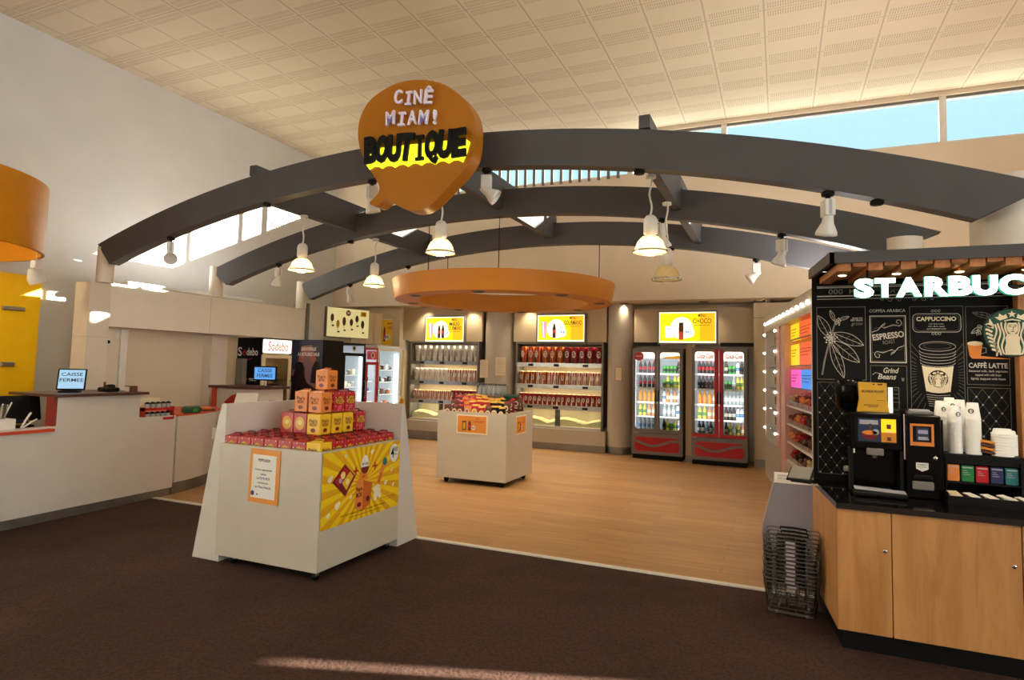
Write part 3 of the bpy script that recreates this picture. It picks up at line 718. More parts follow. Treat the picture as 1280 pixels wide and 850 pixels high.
# ------------------------------------------------------------------ popcorn boxes
BW, BH = .145, .19
def popbox(kind, loc, label, group=None, rz=0, w=BW, h=BH):
    c, side, logo = {'red': ('red', 'dark_red', 'gold'), 'yellow': ('yellow', 'gold', 'gold'), 'orange': ('orange', 'deep_orange', 'orange'), 'egg': ('red', 'dark_red', 'red')}[kind]
    t = thing('popcorn_box', label, 'popcorn box', loc, rz, group)
    m = MB(); a = w / 2 - .002; hh = h - .012
    m.bbox(-a, -a, 0, a, a, hh, c, .003)
    for q in range(2):
        m.T = Matrix.Rotation(q * PI / 2, 4, 'Z') @ frame((0, -a - .0005, 0), (1, 0, 0), (0, 0, 1))
        if kind == 'egg':
            m.disc(0, h * .47, a * .72, .001, 'gold', ry=a * .85); m.disc(0, h * .5, a * .4, .002, 'pale_yellow', ry=a * .3); continue
        if kind == 'red':
            for i in range(4):
                for j in range(5):
                    m.disc(-a * .75 + i * a * .5, .014 + j * h * .2, a * .085, .001, 'paper' if (i + j) % 2 else 'pink', n=6)
        m.poly([(-a * .72, h * .42), (-a * .8, h * .58), (-a * .5, h * .66), (a * .1, h * .74), (a * .6, h * .68), (a * .75, h * .5), (a * .6, h * .38), (0, h * .36)], .002, logo)
        m.text("Pop'n", 0, h * .62, h * .22, .003, 'black', .01, a * 1.25); m.text('BOX', 0, h * .45, h * .18, .003, 'black', .01, a * 1.0)
        m.disc(0, h * .2, a * .38, .002, 'dark_red' if kind != 'red' else 'pink', ry=a * .25)
    m.T = None; m.build('carton', t)
    m = MB()                                                # gable handle folded on top
    for s_ in (-1, 1): m.add([(-a * .9, s_ * a * .8, hh), (a * .9, s_ * a * .8, hh), (a * .7, s_ * .006, hh + .012), (-a * .7, s_ * .006, hh + .012)], [(0, 1, 2, 3) if s_ < 0 else (3, 2, 1, 0)], c if kind != 'egg' else 'dark_red')
    m.tube([(-a * .6, 0, hh + .008), (-a * .45, .01, hh + .02), (a * .45, .012, hh + .02), (a * .6, 0, hh + .008)], .006, side, 5); m.build('handle', t)
    return t
proto = {}
cols = 7
xs = [DX1 - .045 - BW / 2 - k * (BW + .003) for k in range(7)][::-1]; ys = [DY0 + .035 + BW / 2 + k * (BW + .003) for k in range(7)]
def put(kind, loc, label, group=None, rz=0):
    if kind not in proto: proto[kind] = popbox(kind, loc, label, group, rz); return proto[kind]
    c = dup(proto[kind], label, loc, rz)
    if group: c['group'] = group
    elif 'group' in c: del c['group']
    return c
for j, y in enumerate(ys):
    for i, x in enumerate(xs):
        kind = 'yellow' if (i == 6 and j == 0) else 'red'
        row = 'front row' if j == 0 else '%s row back' % ORD[j]
        put(kind, (x, y, .885), '%s popcorn box in bottom layer of the display, %s, %s' % (kind, row, onum(i, 7)), 'bottom layer popcorn boxes')
Z1, Z2, Z3 = 1.075, 1.265, 1.455
cx, cy = -3.67, 4.34
S = BW + .004
put('egg', (cx - S * 2.6, cy + .09, Z1), 'red popcorn box with golden egg picture, leftmost of the second layer')
put('egg', (cx - S * 1.6, cy + .09, Z1), 'red popcorn box with golden egg picture, beside the yellow corner box')
put('yellow', (cx - S / 2, cy + S / 2, Z1), 'yellow popcorn box at front corner of the second layer')
put('yellow', (cx - S / 2, cy + S * 1.6, Z1), 'yellow popcorn box just behind the front corner box, second layer')
put('yellow', (cx - S / 2, cy + S * 2.65, Z1), 'yellow popcorn box third from front along the right of the second layer')
put('red', (cx - S / 2, cy + S * 3.9, Z1), 'red popcorn box at far right end of the second layer')
put('red', (cx - S * 1.6, cy + S * 1.7, Z1), 'red popcorn box hidden in the middle of the second layer')
put('red', (cx - S * 1.6, cy + S * 2.8, Z1), 'red popcorn box at the back middle of the second layer')
put('red', (-3.945, 4.735, Z2), 'red popcorn box inside the third layer, under the topmost orange box')
put('orange', (cx - S / 2 - .01, cy + S / 2 + .02, Z2), 'orange popcorn box at front corner of the third layer')
put('orange', (cx - S * 1.5 - .045, cy + S / 2 + .05, Z2), 'orange popcorn box at the left of the third layer')
put('red', (cx - S / 2 + .0, cy + S * 1.75, Z2), 'red popcorn box behind orange corner box on the third layer')
put('red', (cx - S / 2 + .0, cy + S * 2.8, Z2), 'red popcorn box at the back of the third layer, right side')
put('orange', (-3.945, 4.735, Z3), 'orange popcorn box alone on top of the pile')
# clear pack and white board behind
m = MB(); m.add([(-.19, 0, 0), (.19, .05, 0), (.2, .09, .25), (-.16, .04, .24), (-.19, .012, 0), (.19, .062, 0), (.2, .102, .25), (-.16, .052, .24)], [(0, 1, 2, 3), (7, 6, 5, 4), (0, 4, 5, 1), (1, 5, 6, 2), (2, 6, 7, 3), (3, 7, 4, 0)], 'paper')
tag(m.build('card_sheet', loc=(-7.05, 6.68, 1.0)), 'large blank white card standing on the counter behind the display', 'card')
t = thing('cup_pack', 'transparent wrapped pack of small cups on counter behind the display', 'pack', (-6.62, 6.95, 1.02))
for k in range(5): MB().lathe([(.022, 0), (.03, .11)], 'paper', 10, (-.14 + k * .07, 0, 0)).build('cup', t)
MB().bbox(-.19, -.05, 0, .19, .05, .13, 'clear_plastic', .02).build('wrap', t)
m = MB(); m.bbox(-.35, -.25, 0, .35, .25, 1.0, 'white_laminate', .01)
tag(m.build('serving_plinth', loc=(-6.85, 6.86, 0)), 'white plinth between curved counter and promotional display, mostly hidden', 'plinth')

# ------------------------------------------------------------------ island bin
IX0, IX1, IY0, IY1, IZ = -4.66, -3.55, 8.1, 9.12, 1.04
t = thing('snack_island', 'cream square wheeled island bin of snacks on the plank floor', 'display stand')
th = .03
MB().box(IX0, IY0, .08, IX1 - th, IY0 + th, IZ, 'cream_laminate').build('front_panel', t); MB().box(IX1 - th, IY0, .08, IX1, IY1, IZ, 'cream_laminate').build('side_panel', t)
MB().box(IX0, IY0 + th, .08, IX0 + th, IY1, IZ, 'cream_laminate').build('side_panel', t); MB().box(IX0 + th, IY1 - th, .08, IX1 - th, IY1, IZ, 'cream_laminate').build('back_panel', t)
MB().box(IX0 + th, IY0 + th, .84, IX1 - th, IY1 - th, .87, 'cream_laminate').build('shelf', t); MB().box(IX0 + .05, IY0 + .05, .07, IX1 - .05, IY1 - .05, .09, 'dark_gap').build('base', t)
for x in (IX0 + .12, IX1 - .1):
    for y in (IY0 + .1, IY1 - .1): m = MB(); m.cyl((x - .02, y, .04), (x + .02, y, .04), .04, 'black_plastic', n=14); m.box(x - .03, y - .03, .04, x + .03, y + .03, .08, 'black_plastic'); m.build('castor', t)
def menu_card(M, w, h, label, ground='orange_poster'):
    m = MB(); m.box(-.02, -.02, 0, w + .02, h + .02, .006, 'cream'); m.rect(0, 0, w, h, .008, ground)
    m.rect(w * .16, h * .12, w * .30, h * .7, .010, 'brown'); m.rect(w * .19, h * .2, w * .27, h * .6, .012, 'gold')
    m.poly([(w * .37, h * .12), (w * .47, h * .12), (w * .47, h * .55), (w * .44, h * .72), (w * .40, h * .72), (w * .37, h * .55)], .010, 'dark_red'); m.rect(w * .37, h * .3, w * .47, h * .45, .012, 'red')
    m.disc(w * .56, h * .3, h * .13, .010, 'paper'); m.text('8€', w * .56, h * .3, h * .16, .012, 'navy', .01)
    m.text('MENU', w * .72, h * .85, h * .1, .010, 'red', .02); m.text('CHOCO', w * .75, h * .68, h * .18, .010, 'red', .02, w * .34)
    return tag(m.build('menu_card', M=M), label, 'poster')
menu_card(frame((-4.32, IY0 - .003, .75), (1, 0, 0), (0, 0, 1)), .46, .235, 'orange menu card on the front of the snack island')
menu_card(frame((IX1 + .003, 8.44, .74), (0, 1, 0), (0, 0, 1)), .36, .235, 'orange menu card on the right side of the snack island')
# pillow bags
def bag(c1, c2, c3, w=.15, h=.2, d=.06):
    m = MB(); n = 7; k = 9; V = []; F = []
    for s_ in (-1, 1):
        for j in range(k):
            v = j / (k - 1); th_ = math.sin(PI * v) ** .6
            for i in range(n):
                u = i / (n - 1) * 2 - 1; V.append((u * w / 2 * (.93 + .07 * abs(2 * v - 1)), s_ * d / 2 * th_ * max(0, 1 - abs(u) ** 2.6), v * h))
    o = n * k
    for j in range(k - 1):
        for i in range(n - 1):
            a = j * n + i; F.append((a, a + 1, a + n + 1, a + n)); F.append((o + a, o + a + n, o + a + n + 1, o + a + 1))
    m.add(V[:n], [], c1)
    nF = len(F)
    low = [f for q, f in enumerate(F) if (q // 2) // (n - 1) in (0, k - 2)]; mid = [f for f in F if f not in low]
    m.add(V, low, c2, True); m.add(V, mid, c1, True)
    m.T = frame((0, -d / 2 - .001, h * .5), (1, 0, 0), (0, 0, 1)); m.disc(0, .0, w * .32, .003, c3, ry=h * .2); m.disc(0, .0, w * .2, .005, c2, ry=h * .1); m.rect(-w * .3, -h * .34, w * .3, -h * .24, .002, c3); m.T = None
    return m
bagc = [('red', 'gold', 'pale_yellow', 'red chip bag'), ('orange', 'red', 'cream', 'orange chip bag'), ('dark_red', 'red', 'cream', 'dark red sweet bag'), ('black', 'gold', 'cream', 'black sweet bag'), ('gold', 'brown', 'cream', 'gold nut bag'), ('brown', 'dark_red', 'cream', 'brown snack bag'), ('green', 'dark_green', 'cream', 'green mint bag')]
bagp = {}
rows = [(8.21, .93, [5, 5, 2, 1, 0, 0, 5, 3, 3], 9), (8.36, .99, [5, 2, 1, 0, 0, 0, 3, 3, 5], 9), (8.52, 1.04, [2, 1, 1, 0, 0, 4, 4, 3, 2], 9), (8.70, 1.06, [5, 0, 0, 0, 4, 4, 4, 5, 5], 9), (8.88, 1.03, [2, 2, 0, 5, 4, 3, 5, 2, 5], 9)]
for r_, (y, z, ks, n) in enumerate(rows):
    for i, k in enumerate(ks):
        x = IX0 + .12 + i * .109 + random.uniform(-.01, .01)
        lab = '%s in the snack island, %s, %s' % (bagc[k][3], 'front row' if r_ == 0 else '%s row back' % ORD[r_], onum(i, 9))
        M_ = Matrix.Translation((x, y, z + random.uniform(-.01, .015))) @ Matrix.Rotation(random.uniform(-.15, .15), 4, 'Z') @ Matrix.Rotation(-.05, 4, 'X') @ Matrix.Rotation(random.uniform(-.12, .12), 4, 'Y')
        if k not in bagp: bagp[k] = tag(bag(*bagc[k][:3], w=.128, h=.21).build('snack_bag', M=M_), lab, 'snack bag', 'snack bags in the island')
        else: dup(bagp[k], lab, M=M_)
# plastic wrapped bottles on top
t = thing('bottle_pack', 'clear wrapped pack of small bottles on top of the snack island', 'pack', (-4.1, 8.78, 1.26), 0)
for i in range(6):
    for j in range(2): m = MB(); m.lathe([(.028, 0), (.03, .04), (.028, .1), (.012, .14), (.012, .155)], 'clear_grey', 10, (-.2 + i * .08, -.035 + j * .08, 0)); m.lathe([(.014, .155), (.014, .175)], 'navy', 10, (-.2 + i * .08, -.035 + j * .08, 0)); m.build('bottle', t)
MB().bbox(-.25, -.08, 0, .25, .09, .19, 'clear_plastic', .03).build('wrap', t)
m = MB(); m.lathe([(.09, 0), (.11, .05), (.11, .07), (.0, .08)], 'dark_green', 18)
tag(m.build('round_tin', loc=(-3.72, 8.6, 1.22)), 'flat round dark green tin at the right of the snack island', 'tin')

# ------------------------------------------------------------------ yellow ring hanging over the island
RC = (-3.96, 8.81); RO, RI, RZ0, RZ1 = 1.67, 1.31, 2.70, 2.98
t = thing('hanging_ring', 'large yellow ring with recessed lights hanging over the snack island', 'ceiling ring', (RC[0], RC[1], 0))
MB().lathe([(RO, RZ0), (RO + .05, RZ1)], 'ring_yellow', 72, caps=False).build('outer_band', t)
MB().lathe([(RI, RZ1), (RI, RZ0)], 'ring_yellow', 72, caps=False).build('inner_band', t)
MB().lathe([(RI, RZ0), (RO, RZ0)], 'ring_yellow', 72, caps=False).build('underside', t); MB().lathe([(RO + .05, RZ1), (RI, RZ1)], 'ring_yellow', 72, caps=False).build('top_side', t)
for k in range(8):
    a = 2 * PI * (k + .25) / 8; x, y = 1.49 * math.cos(a), 1.49 * math.sin(a)
    m = MB(); m.lathe([(.0, -.012), (.07, -.012)], 'ring_hole', 18, (x, y, RZ0), caps=False); m.lathe([(.07, -.012), (.09, -.006), (.09, 0)], 'gray_plastic', 18, (x, y, RZ0), caps=False); m.build('downlight', t)
for x, y in ((-.54, -1.39), (.54, -1.39), (-1.36, .61), (1.36, .61)):
    MB().cyl((x, y, RZ1), (x, y, zarch(RC[0] + x) + .02), .006, 'dark_gap', n=6).build('wire', t)

# ------------------------------------------------------------------ pendant lamps
def pendant(x, y, z, label, on=True):
    """z = rim of the shade"""
    t = thing('pendant_lamp', label, 'pendant lamp', (x, y, z), 0, None)
    top = zarch(x, 14.98) - .27 - z
    P = [(0, 0, .36 + (top - .36) * k / 10) for k in range(11)]
    P = [(p[0] + .012 * math.sin(k * .9), p[1], p[2]) for k, p in enumerate(P)]
    MB().tube(P, .010, 'lamp_white').build('cord', t)
    MB().lathe([(.05, top - .03), (.05, top)], 'lamp_white', 16).build('ceiling_rose', t)
    MB().lathe([(.045, .15), (.045, .17), (.065, .175), (.066, .29), (.06, .325), (.04, .35), (.0, .365)], 'lamp_white', 18).build('housing', t)
    sh = MB(); sh.lathe([(.165, 0), (.15, .03), (.145, .035), (.12, .10), (.08, .145), (.055, .155)], 'lamp_shade_glass', 28, caps=False)
    s_ = sh.build('glass_shade', t)
    MB().lathe([(.167, -.005), (.167, .012), (.161, .012), (.161, -.005)], 'chrome', 28, caps=False).build('rim', s_)
    MB().ball((0, 0, .10), .042, 'lamp_glow' if on else 'lamp_white', 14, (1, 1, 1.1)).build('bulb', t)
    if on:
        L = bpy.data.lights.new('pendant_light', 'POINT'); L.energy = 9; L.color = (1, .80, .52); L.shadow_soft_size = .05
        o = bpy.data.objects.new('pendant_light', L); col.objects.link(o); o.parent = t; o.location = (0, 0, .02)
    return t
pendant(-5.72, 6.28, 2.90, 'lit glass pendant lamp furthest to the left, under the left cross beam')
pendant(-5.70, 7.83, 2.90, 'small lit pendant lamp second from left, between middle and far arches')
pendant(-3.40, 5.85, 2.93, 'lit glass pendant lamp hanging just below the yellow balloon sign')
pendant(-1.13, 5.90, 2.83, 'large lit pendant lamp right of the yellow ring, nearer of the pair')
pendant(-1.15, 6.95, 2.71, 'darker unlit pendant lamp behind the large one right of ring', on=False)

# ------------------------------------------------------------------ track spotlights
def spot(x, y, label, aim, lit=False, scale=1.0, energy=0, bare=False):
    z = zarch(x) - (.0)
    t = thing('track_spotlight', label, 'spotlight', (x, y + .07, z), 0)
    MB().lathe([(.045, 0), (.05, -.02), (.045, -.035), (.02, -.04)][::-1], 'black_plastic', 16).build('mount', t)
    if bare: return t
    d = Vector(aim).normalized()
    MB().cyl((0, 0, -.035), (0, 0, -.07), .02, 'black_plastic').build('neck', t)
    m = MB(); m.T = Matrix.Rotation(math.atan2(d.y, d.x), 4, 'Z'); m.bbox(-.05, -.04, -.20, .055, .04, -.065, 'lamp_white', .006); m.box(-.052, -.012, -.19, .057, .012, -.07, 'gray_light'); m.build('driver_box', t)
    p0 = Vector((0, 0, -.22)) - d * .02
    MB().tube([(0, 0, -.20), tuple(p0)], .013, 'gray_plastic').build('arm', t)
    q = d.to_track_quat('Z', 'Y').to_matrix().to_4x4(); q.translation = p0
    m = MB(); m.T = q; m.lathe([(.0, -.04), (.03, -.035), (.038, .0), (.045, .05), (.078, .12), (.082, .15), (.078, .15), (.07, .12)], 'lamp_white', 20); h = m.build('lamp_head', t)
    m = MB(); m.T = q; m.lathe([(.0, .11), (.066, .118)], 'led_warm' if lit else 'gray_light', 20, caps=False); m.build('lens', h)
    if energy:
        L = bpy.data.lights.new('spot_light', 'SPOT'); L.energy = energy * .6; L.color = (1, .86, .66); L.spot_size = 1.1; L.spot_blend = .6; L.shadow_soft_size = .06
        o = bpy.data.objects.new('spot_light', L); col.objects.link(o); o.parent = t; o.location = p0 + d * .17; o.rotation_euler = (-d).to_track_quat('Z', 'Y').to_euler()
    return t
spot(-7.14, 5.4, 'white spotlight on the left end of the nearest arch, aimed right', (.55, -.35, -.45), True, energy=30)
spot(-5.55, 5.4, 'empty black spotlight mount under the nearest arch, left of balloon sign', (0, 0, -1), bare=True)
spot(-4.06, 5.4, 'white spotlight behind the tail of the yellow balloon sign', (.1, .2, -1), energy=30)
spot(-2.68, 5.4, 'white spotlight just right of the balloon sign, aimed right', (.8, .25, -.6), energy=40)
spot(-1.15, 5.4, 'empty black mount under the nearest arch above the large pendant', (0, 0, -1), bare=True)
spot(.36, 5.4, 'white spotlight on the right part of the nearest arch above the kiosk', (-.1, .3, -.9), energy=30)
spot(.70, 5.4, 'small black mount at the right foot of the nearest arch', (0, 0, -1), bare=True)
spot(-7.22, 7.35, 'dim white spotlight under the left end of the middle arch', (-.3, .1, -.9), energy=25)
spot(-5.85, 7.35, 'empty black mount under the middle arch, left part', (0, 0, -1), bare=True)
spot(-1.28, 7.35, 'thin white spotlight under middle arch behind the large pendant', (.2, .3, -.9), energy=30)
spot(.03, 7.35, 'lit white spotlight under the right end of the middle arch', (-.35, .3, -1), True, energy=45)
spot(-7.4, 9.35, 'small white spotlight under the left end of the farthest arch', (.1, .2, -.9), energy=30)
spot(-6.13, 9.35, 'small white spotlight under farthest arch left of the ring', (.2, .3, -.9), energy=35)
spot(-1.49, 9.35, 'small black mount under farthest arch near the unlit pendant', (0, 0, -1), bare=True)
spot(-.30, 9.35, 'white spotlight under the right end of the farthest arch, aimed left', (-.75, -.1, -.6), energy=40)
# one on the left wall and one above the yellow wall
t = thing('wall_spotlight', 'white spotlight hanging left beside the yellow drum canopy', 'spotlight', (-8.6, 4.75, 2.93))
MB().cyl((0, 0, -.02), (0, 0, .9), .012, 'lamp_white', n=8).build('stem', t); MB().bbox(-.05, -.05, -.12, .06, .05, -.02, 'lamp_white', .01).build('driver_box', t)
m = MB(); m.T = Matrix.Translation((-.0, -.06, -.13)) @ Matrix.Rotation(.5, 4, 'X'); m.lathe([(.095, -.19), (.095, -.12), (.05, -.03), (.035, .0)], 'lamp_white', 20); m.build('lamp_head', t)

# ------------------------------------------------------------------ balloon sign
SY = 5.02
t = thing('balloon_sign', 'large orange yellow speech balloon sign reading BOUTIQUE in black letters', 'sign')
def spline(P, k=6):
    out = []; n = len(P)
    for i in range(n):
        p0, p1, p2, p3 = P[i - 1], P[i], P[(i + 1) % n], P[(i + 2) % n]
        for j in range(k):
            t_ = j / k; out.append(tuple(.5 * (2 * p1[a] + (p2[a] - p0[a]) * t_ + (2 * p0[a] - 5 * p1[a] + 4 * p2[a] - p3[a]) * t_ ** 2 + (3 * p1[a] - p0[a] - 3 * p2[a] + p3[a]) * t_ ** 3) for a in (0, 1)))
    return out
BAL = [(-3.252, 4.485), (-3.07, 4.446), (-2.891, 4.361), (-2.714, 4.209), (-2.608, 4.031), (-2.586, 3.852), (-2.613, 3.65), (-2.709, 3.509), (-2.841, 3.393), (-2.983, 3.267), (-3.112, 3.193), (-3.246, 3.183), (-3.357, 3.221), (-3.46, 3.277), (-3.538, 3.339), (-3.593, 3.304), (-3.667, 3.265), (-3.745, 3.30), (-3.69, 3.353), (-3.644, 3.408), (-3.640, 3.47), (-3.699, 3.566), (-3.803, 3.706), (-3.89, 3.881), (-3.923, 4.052), (-3.896, 4.215), (-3.795, 4.358), (-3.625, 4.448), (-3.437, 4.491)]
m = MB(); m.T = frame((0, SY, 0), (1, 0, 0), (0, 0, 1)); m.prism(spline(BAL, 5), -.17, 0, 'sign_yellow'); m.build('balloon_panel', t)
def letters(txt, x0, x1, z0, z1, h, name, mt, bold, ext, side=None, jit=0, halo=False):
    n = len(txt); k = 0
    for i, ch in enumerate(txt):
        if ch == ' ': continue
        f = (i + .5) / n; x = x0 + (x1 - x0) * f; z = z0 + (z1 - z0) * f
        wdt = (x1 - x0) / n
        if ch in 'I!': w = wdt * (.62 if ch == 'I' else .3)
        else: w = wdt * (1.06 if halo else .8)
        rot = [.08, -.05, .03, -.07, .05, .0, -.04, .06][i % 8] - .04
        m = MB(); m.T = frame((0, SY - .03 - ext * h, 0), (1, 0, 0), (0, 0, 1))
        if ch == 'I':
            hh = h * .36
            b = .03 if halo else .022
            m.T = frame((0, SY - .03, 0), (1, 0, 0), (0, 0, 1)) @ Matrix.Translation((x, z, 0)) @ Matrix.Rotation(rot, 4, 'Z')
            m.prism([(-w / 2, -hh), (w / 2, -hh), (w / 2, -hh + b), (b * .5, -hh + b), (b * .5, hh - b), (w / 2, hh - b), (w / 2, hh), (-w / 2, hh), (-w / 2, hh - b), (-b * .5, hh - b), (-b * .5, -hh + b), (-w / 2, -hh + b)], 0, ext * 2 * h, mt)
        else: m.text(ch, x, z, h, ext * h, mt, bold, w, rot, ext)
        m.build('letter', t)
letters('CINÊ', -3.47, -3.02, 4.315, 4.25, .19, 'letter', 'letter_pearl', .02, .06)
letters('MIAM!', -3.56, -2.93, 4.115, 4.04, .19, 'letter', 'letter_pearl', .02, .06)
letters('BOUTIQUE', -3.79, -2.66, 3.81, 3.755,   .34, 'letter', 'black', .062, .04, halo=True)
# lit backing ribbons behind the black letters
m = MB(); m.T = frame((0, SY - .006, 0), (1, 0, 0), (0, 0, 1))
rnd = random.Random(3)
P = [(-3.80, 3.70)] + [(-3.80 + k * .05, 3.665 - .045 * k / 23 - (.025 if k % 3 == 1 else 0)) for k in range(1, 23)] + [(-2.66, 3.68), (-2.63, 3.78), (-2.68, 3.82), (-3.74, 3.85), (-3.80, 3.78)]
m.prism(P, 0, .008, 'halo_yellow'); m.build('light_ribbon', t)
m = MB(); m.cyl((-3.3, SY + .17, 4.0), (-3.3, 5.41, 3.95), .03, 'beam_grey'); m.cyl((-3.0, SY + .17, 3.95), (-3.0, 5.41, 3.9), .03, 'beam_grey'); m.build('bracket', t)

# ------------------------------------------------------------------ popcorn cup displays
def cup_obj(h, r, mt, stripe, top):
    m = MB(); n = 14; V = []; F = []
    r0, r1 = r * .66, r
    for j, (rr, z) in enumerate(((r0, 0), (r1, h))):
        for i in range(n): a = 2 * PI * i / n; V.append((rr * math.cos(a), rr * math.sin(a), z))
    for i in range(n): m.add([V[i], V[(i + 1) % n], V[n + (i + 1) % n], V[n + i]], [(0, 1, 2, 3)], mt if (i % 2 or not stripe) else stripe, False)
    m.add(V[:n], [tuple(range(n - 1, -1, -1))], mt)
    m.ball((0, 0, h), r * .93, top, 10, (1, 1, .28))
    if stripe: 
        m.T = frame((0, -r * .93, h * .55), (1, 0, .0), (0, 0, 1)); m.disc(0, 0, r * .5, .01, 'paper', ry=h * .22, n=12); m.text('S', 0, 0, h * .35, .012, stripe, .03)
    else: m.T = frame((0, -r * .93, h * .5), (1, 0, 0), (0, 0, 1)); m.rect(-r * .25, -h * .2, r * .25, h * .2, .008, 'chalk')
    return m
cupp = {}
def cup(kind, loc, label, grp):
    par = {'tallwhite': (.36, .078, 'paper', None, 'paper'), 'midwhite': (.27, .06, 'paper', None, 'paper'), 'tallred': (.34, .084, 'red', 'orange', 'popcorn'), 'plainred': (.34, .086, 'red', 'dark_red', 'popcorn'),
           'midred': (.26, .068, 'red', 'paper', 'popcorn'), 'mixred': (.26, .07, 'orange', 'dark_red', 'popcorn'), 'lowred': (.23, .056, 'red', 'dark_red', 'popcorn'), 'loworange': (.2, .055, 'red', 'cream', 'popcorn')}[kind]
    if kind not in cupp: cupp[kind] = tag(cup_obj(*par).build('popcorn_cup', loc=loc), label, 'cup', grp); return
    c = dup(cupp[kind], label, loc); c['group'] = grp
    c.rotation_euler = (0, 0, random.uniform(-.3, .3))
def cupwall(x0, x1, y, label, z0, zt, shelves, ribs, kick):
    t = thing('popcorn_display', label, 'shelf unit', (0, 0, 0)); d = .6
    MB().box(x0 - .02, y + d - .03, z0, x1 + .02, y + d, zt, 'upper_wall_paint').build('back_panel', t)
    for xx in (x0 - .04, x1): m = MB(); m.box(xx, y - .02, z0, xx + .04, y + d - .03, zt, 'gray_plastic'); m.build('side_panel', t)
    MB().box(x0 - .04, y - .02, zt, x1 + .04, y + d, zt + .05, 'gray_plastic').build('top_panel', t)
    for z in shelves:
        m = MB(); m.box(x0, y, z - .025, x1, y + d - .03, z, 'steel'); s_ = m.build('shelf', t)
        MB().box(x0, y - .02, z - .09, x1, y, z - .005, 'steel').build('price_rail', s_)
        for f in (.17, .48, .82): m = MB(); m.box(x0 + (x1 - x0) * f - .06, y - .026, z - .075, x0 + (x1 - x0) * f + .06, y - .02, z - .025, 'dark_gap'); m.build('price_tag', s_)
        MB().box(x0 + .02, y + .02, z - .045, x1 - .02, y + .06, z - .027, 'led_warm').build('light_strip', s_)
    m = MB(); m.box(x0, y - .03, z0 - .05, x1, y + .5, z0, 'white_laminate'); m.build('sill', t)
    m = MB()                                   # warm popcorn heap behind low window
    nx, ny = 28, 6; V = []
    for j in range(ny):
        for i in range(nx):
            u = i / (nx - 1); V.append((x0 + .02 + u * (x1 - x0 - .04), y + .06 + j * .08, z0 + .04 + .09 * abs(math.sin(u * 7 + .6)) + .05 * math.sin(j * .9) + random.uniform(0, .02)))
    m.add(V, [(j * nx + i, j * nx + i + 1, (j + 1) * nx + i + 1, (j + 1) * nx + i) for j in range(ny - 1) for i in range(nx - 1)], 'popcorn', True)
    m.add([(v[0], y + .06, v[2]) for v in V[:nx]] + [(v[0], y + .06, z0) for v in V[:nx]], [(i, i + nx, i + nx + 1, i + 1) for i in range(nx - 1)], 'popcorn')
    p = m.build('popcorn_heap', t); p['kind'] = 'stuff'
    for f in ribs: MB().box(x0 + (x1 - x0) * f - .09, y - .01, z0, x0 + (x1 - x0) * f + .02, y + .02, shelves[0] - .09, 'gray_plastic').build('upright', t)
    MB().box(x0, y - .018, z0 + .02, x1, y - .012, shelves[0] - .1, 'door_glass').build('window_pane', t)
    m = MB(); m.box(x0 - .1, y - .12, kick, x1 + .12, y + .5, z0 - .05, 'cream_laminate'); m.build('base_cabinet', t)
    MB().box(x0 - .1, y - .09, 0, x1 + .12, y + .5, kick, 'kick_steel').build('kick_plate', t)
    MB().box(x0 - .1, y - .02, zt + .05, x1 + .1, y + .06, 3.055, 'shop_wall').build('upper_panel', t)
    for z in [zt] + list(shelves):
        L = bpy.data.lights.new('shelf_light', 'AREA'); L.shape = 'RECTANGLE'; L.size = x1 - x0 - .1; L.size_y = .05; L.energy = 4; L.color = (1, .86, .62)
        o = bpy.data.objects.new('shelf_light', L); col.objects.link(o); o.parent = t; o.location = ((x0 + x1) / 2, y + .09, z - .06)
    return t
YG = 12.78 - .1
cupwall(-5.30, -3.40, 12.62, 'popcorn cup display with three shelves under the GOURMAND menu screen, right of the pair', .48, 2.22, [.92, 1.36, 1.82], (.52,), .14)
cupwall(-8.02, -6.28, 12.62, 'popcorn cup display with white cups on top shelf, left of the pair', .48, 2.22, [.92, 1.36, 1.82], (.5,), .2)
def row(kinds, x0, x1, y, z, lab, grp):
    n = len(kinds)
    for i, k in enumerate(kinds):
        cup(k, (x0 + (i + .5) * (x1 - x0) / n, y, z), '%s, %s' % ({'tallwhite': 'tall white paper cup', 'midwhite': 'white paper cup', 'tallred': 'tall red and orange popcorn cup', 'plainred': 'tall all red popcorn cup', 'midred': 'red and white popcorn cup', 'mixred': 'orange and red popcorn cup', 'lowred': 'dark red popcorn cup', 'loworange': 'red and cream popcorn cup'}[k] + ' ' + lab, onum(i, n)), grp)
row(['tallwhite'] * 11, -8.0, -6.3, 12.74, 1.82, 'on left display, top shelf', 'top shelf white cups')
row(['midwhite'] * 7 + ['midred'] * 6, -8.0, -6.3, 12.72, 1.36, 'on left display, middle shelf', 'middle shelf cups of left display')
row(['loworange'] * 9 + ['lowred'] * 6, -8.0, -6.3, 12.71, .92, 'on left display, bottom shelf', 'bottom shelf cups of left display')
row(['tallred'] * 6 + ['plainred'] * 5, -5.28, -3.42, 12.75, 1.82, 'on right display, top shelf', 'top shelf red cups')
row(['mixred'] * 3 + ['midred', 'mixred'] + ['midred'] * 2 + ['mixred'] + ['midred'] * 6, -5.28, -3.42, 12.73, 1.36, 'on right display, middle shelf', 'middle shelf cups of right display')
row(['lowred'] * 17, -5.28, -3.42, 12.72, .92, 'on right display, bottom shelf', 'bottom shelf cups of right display')

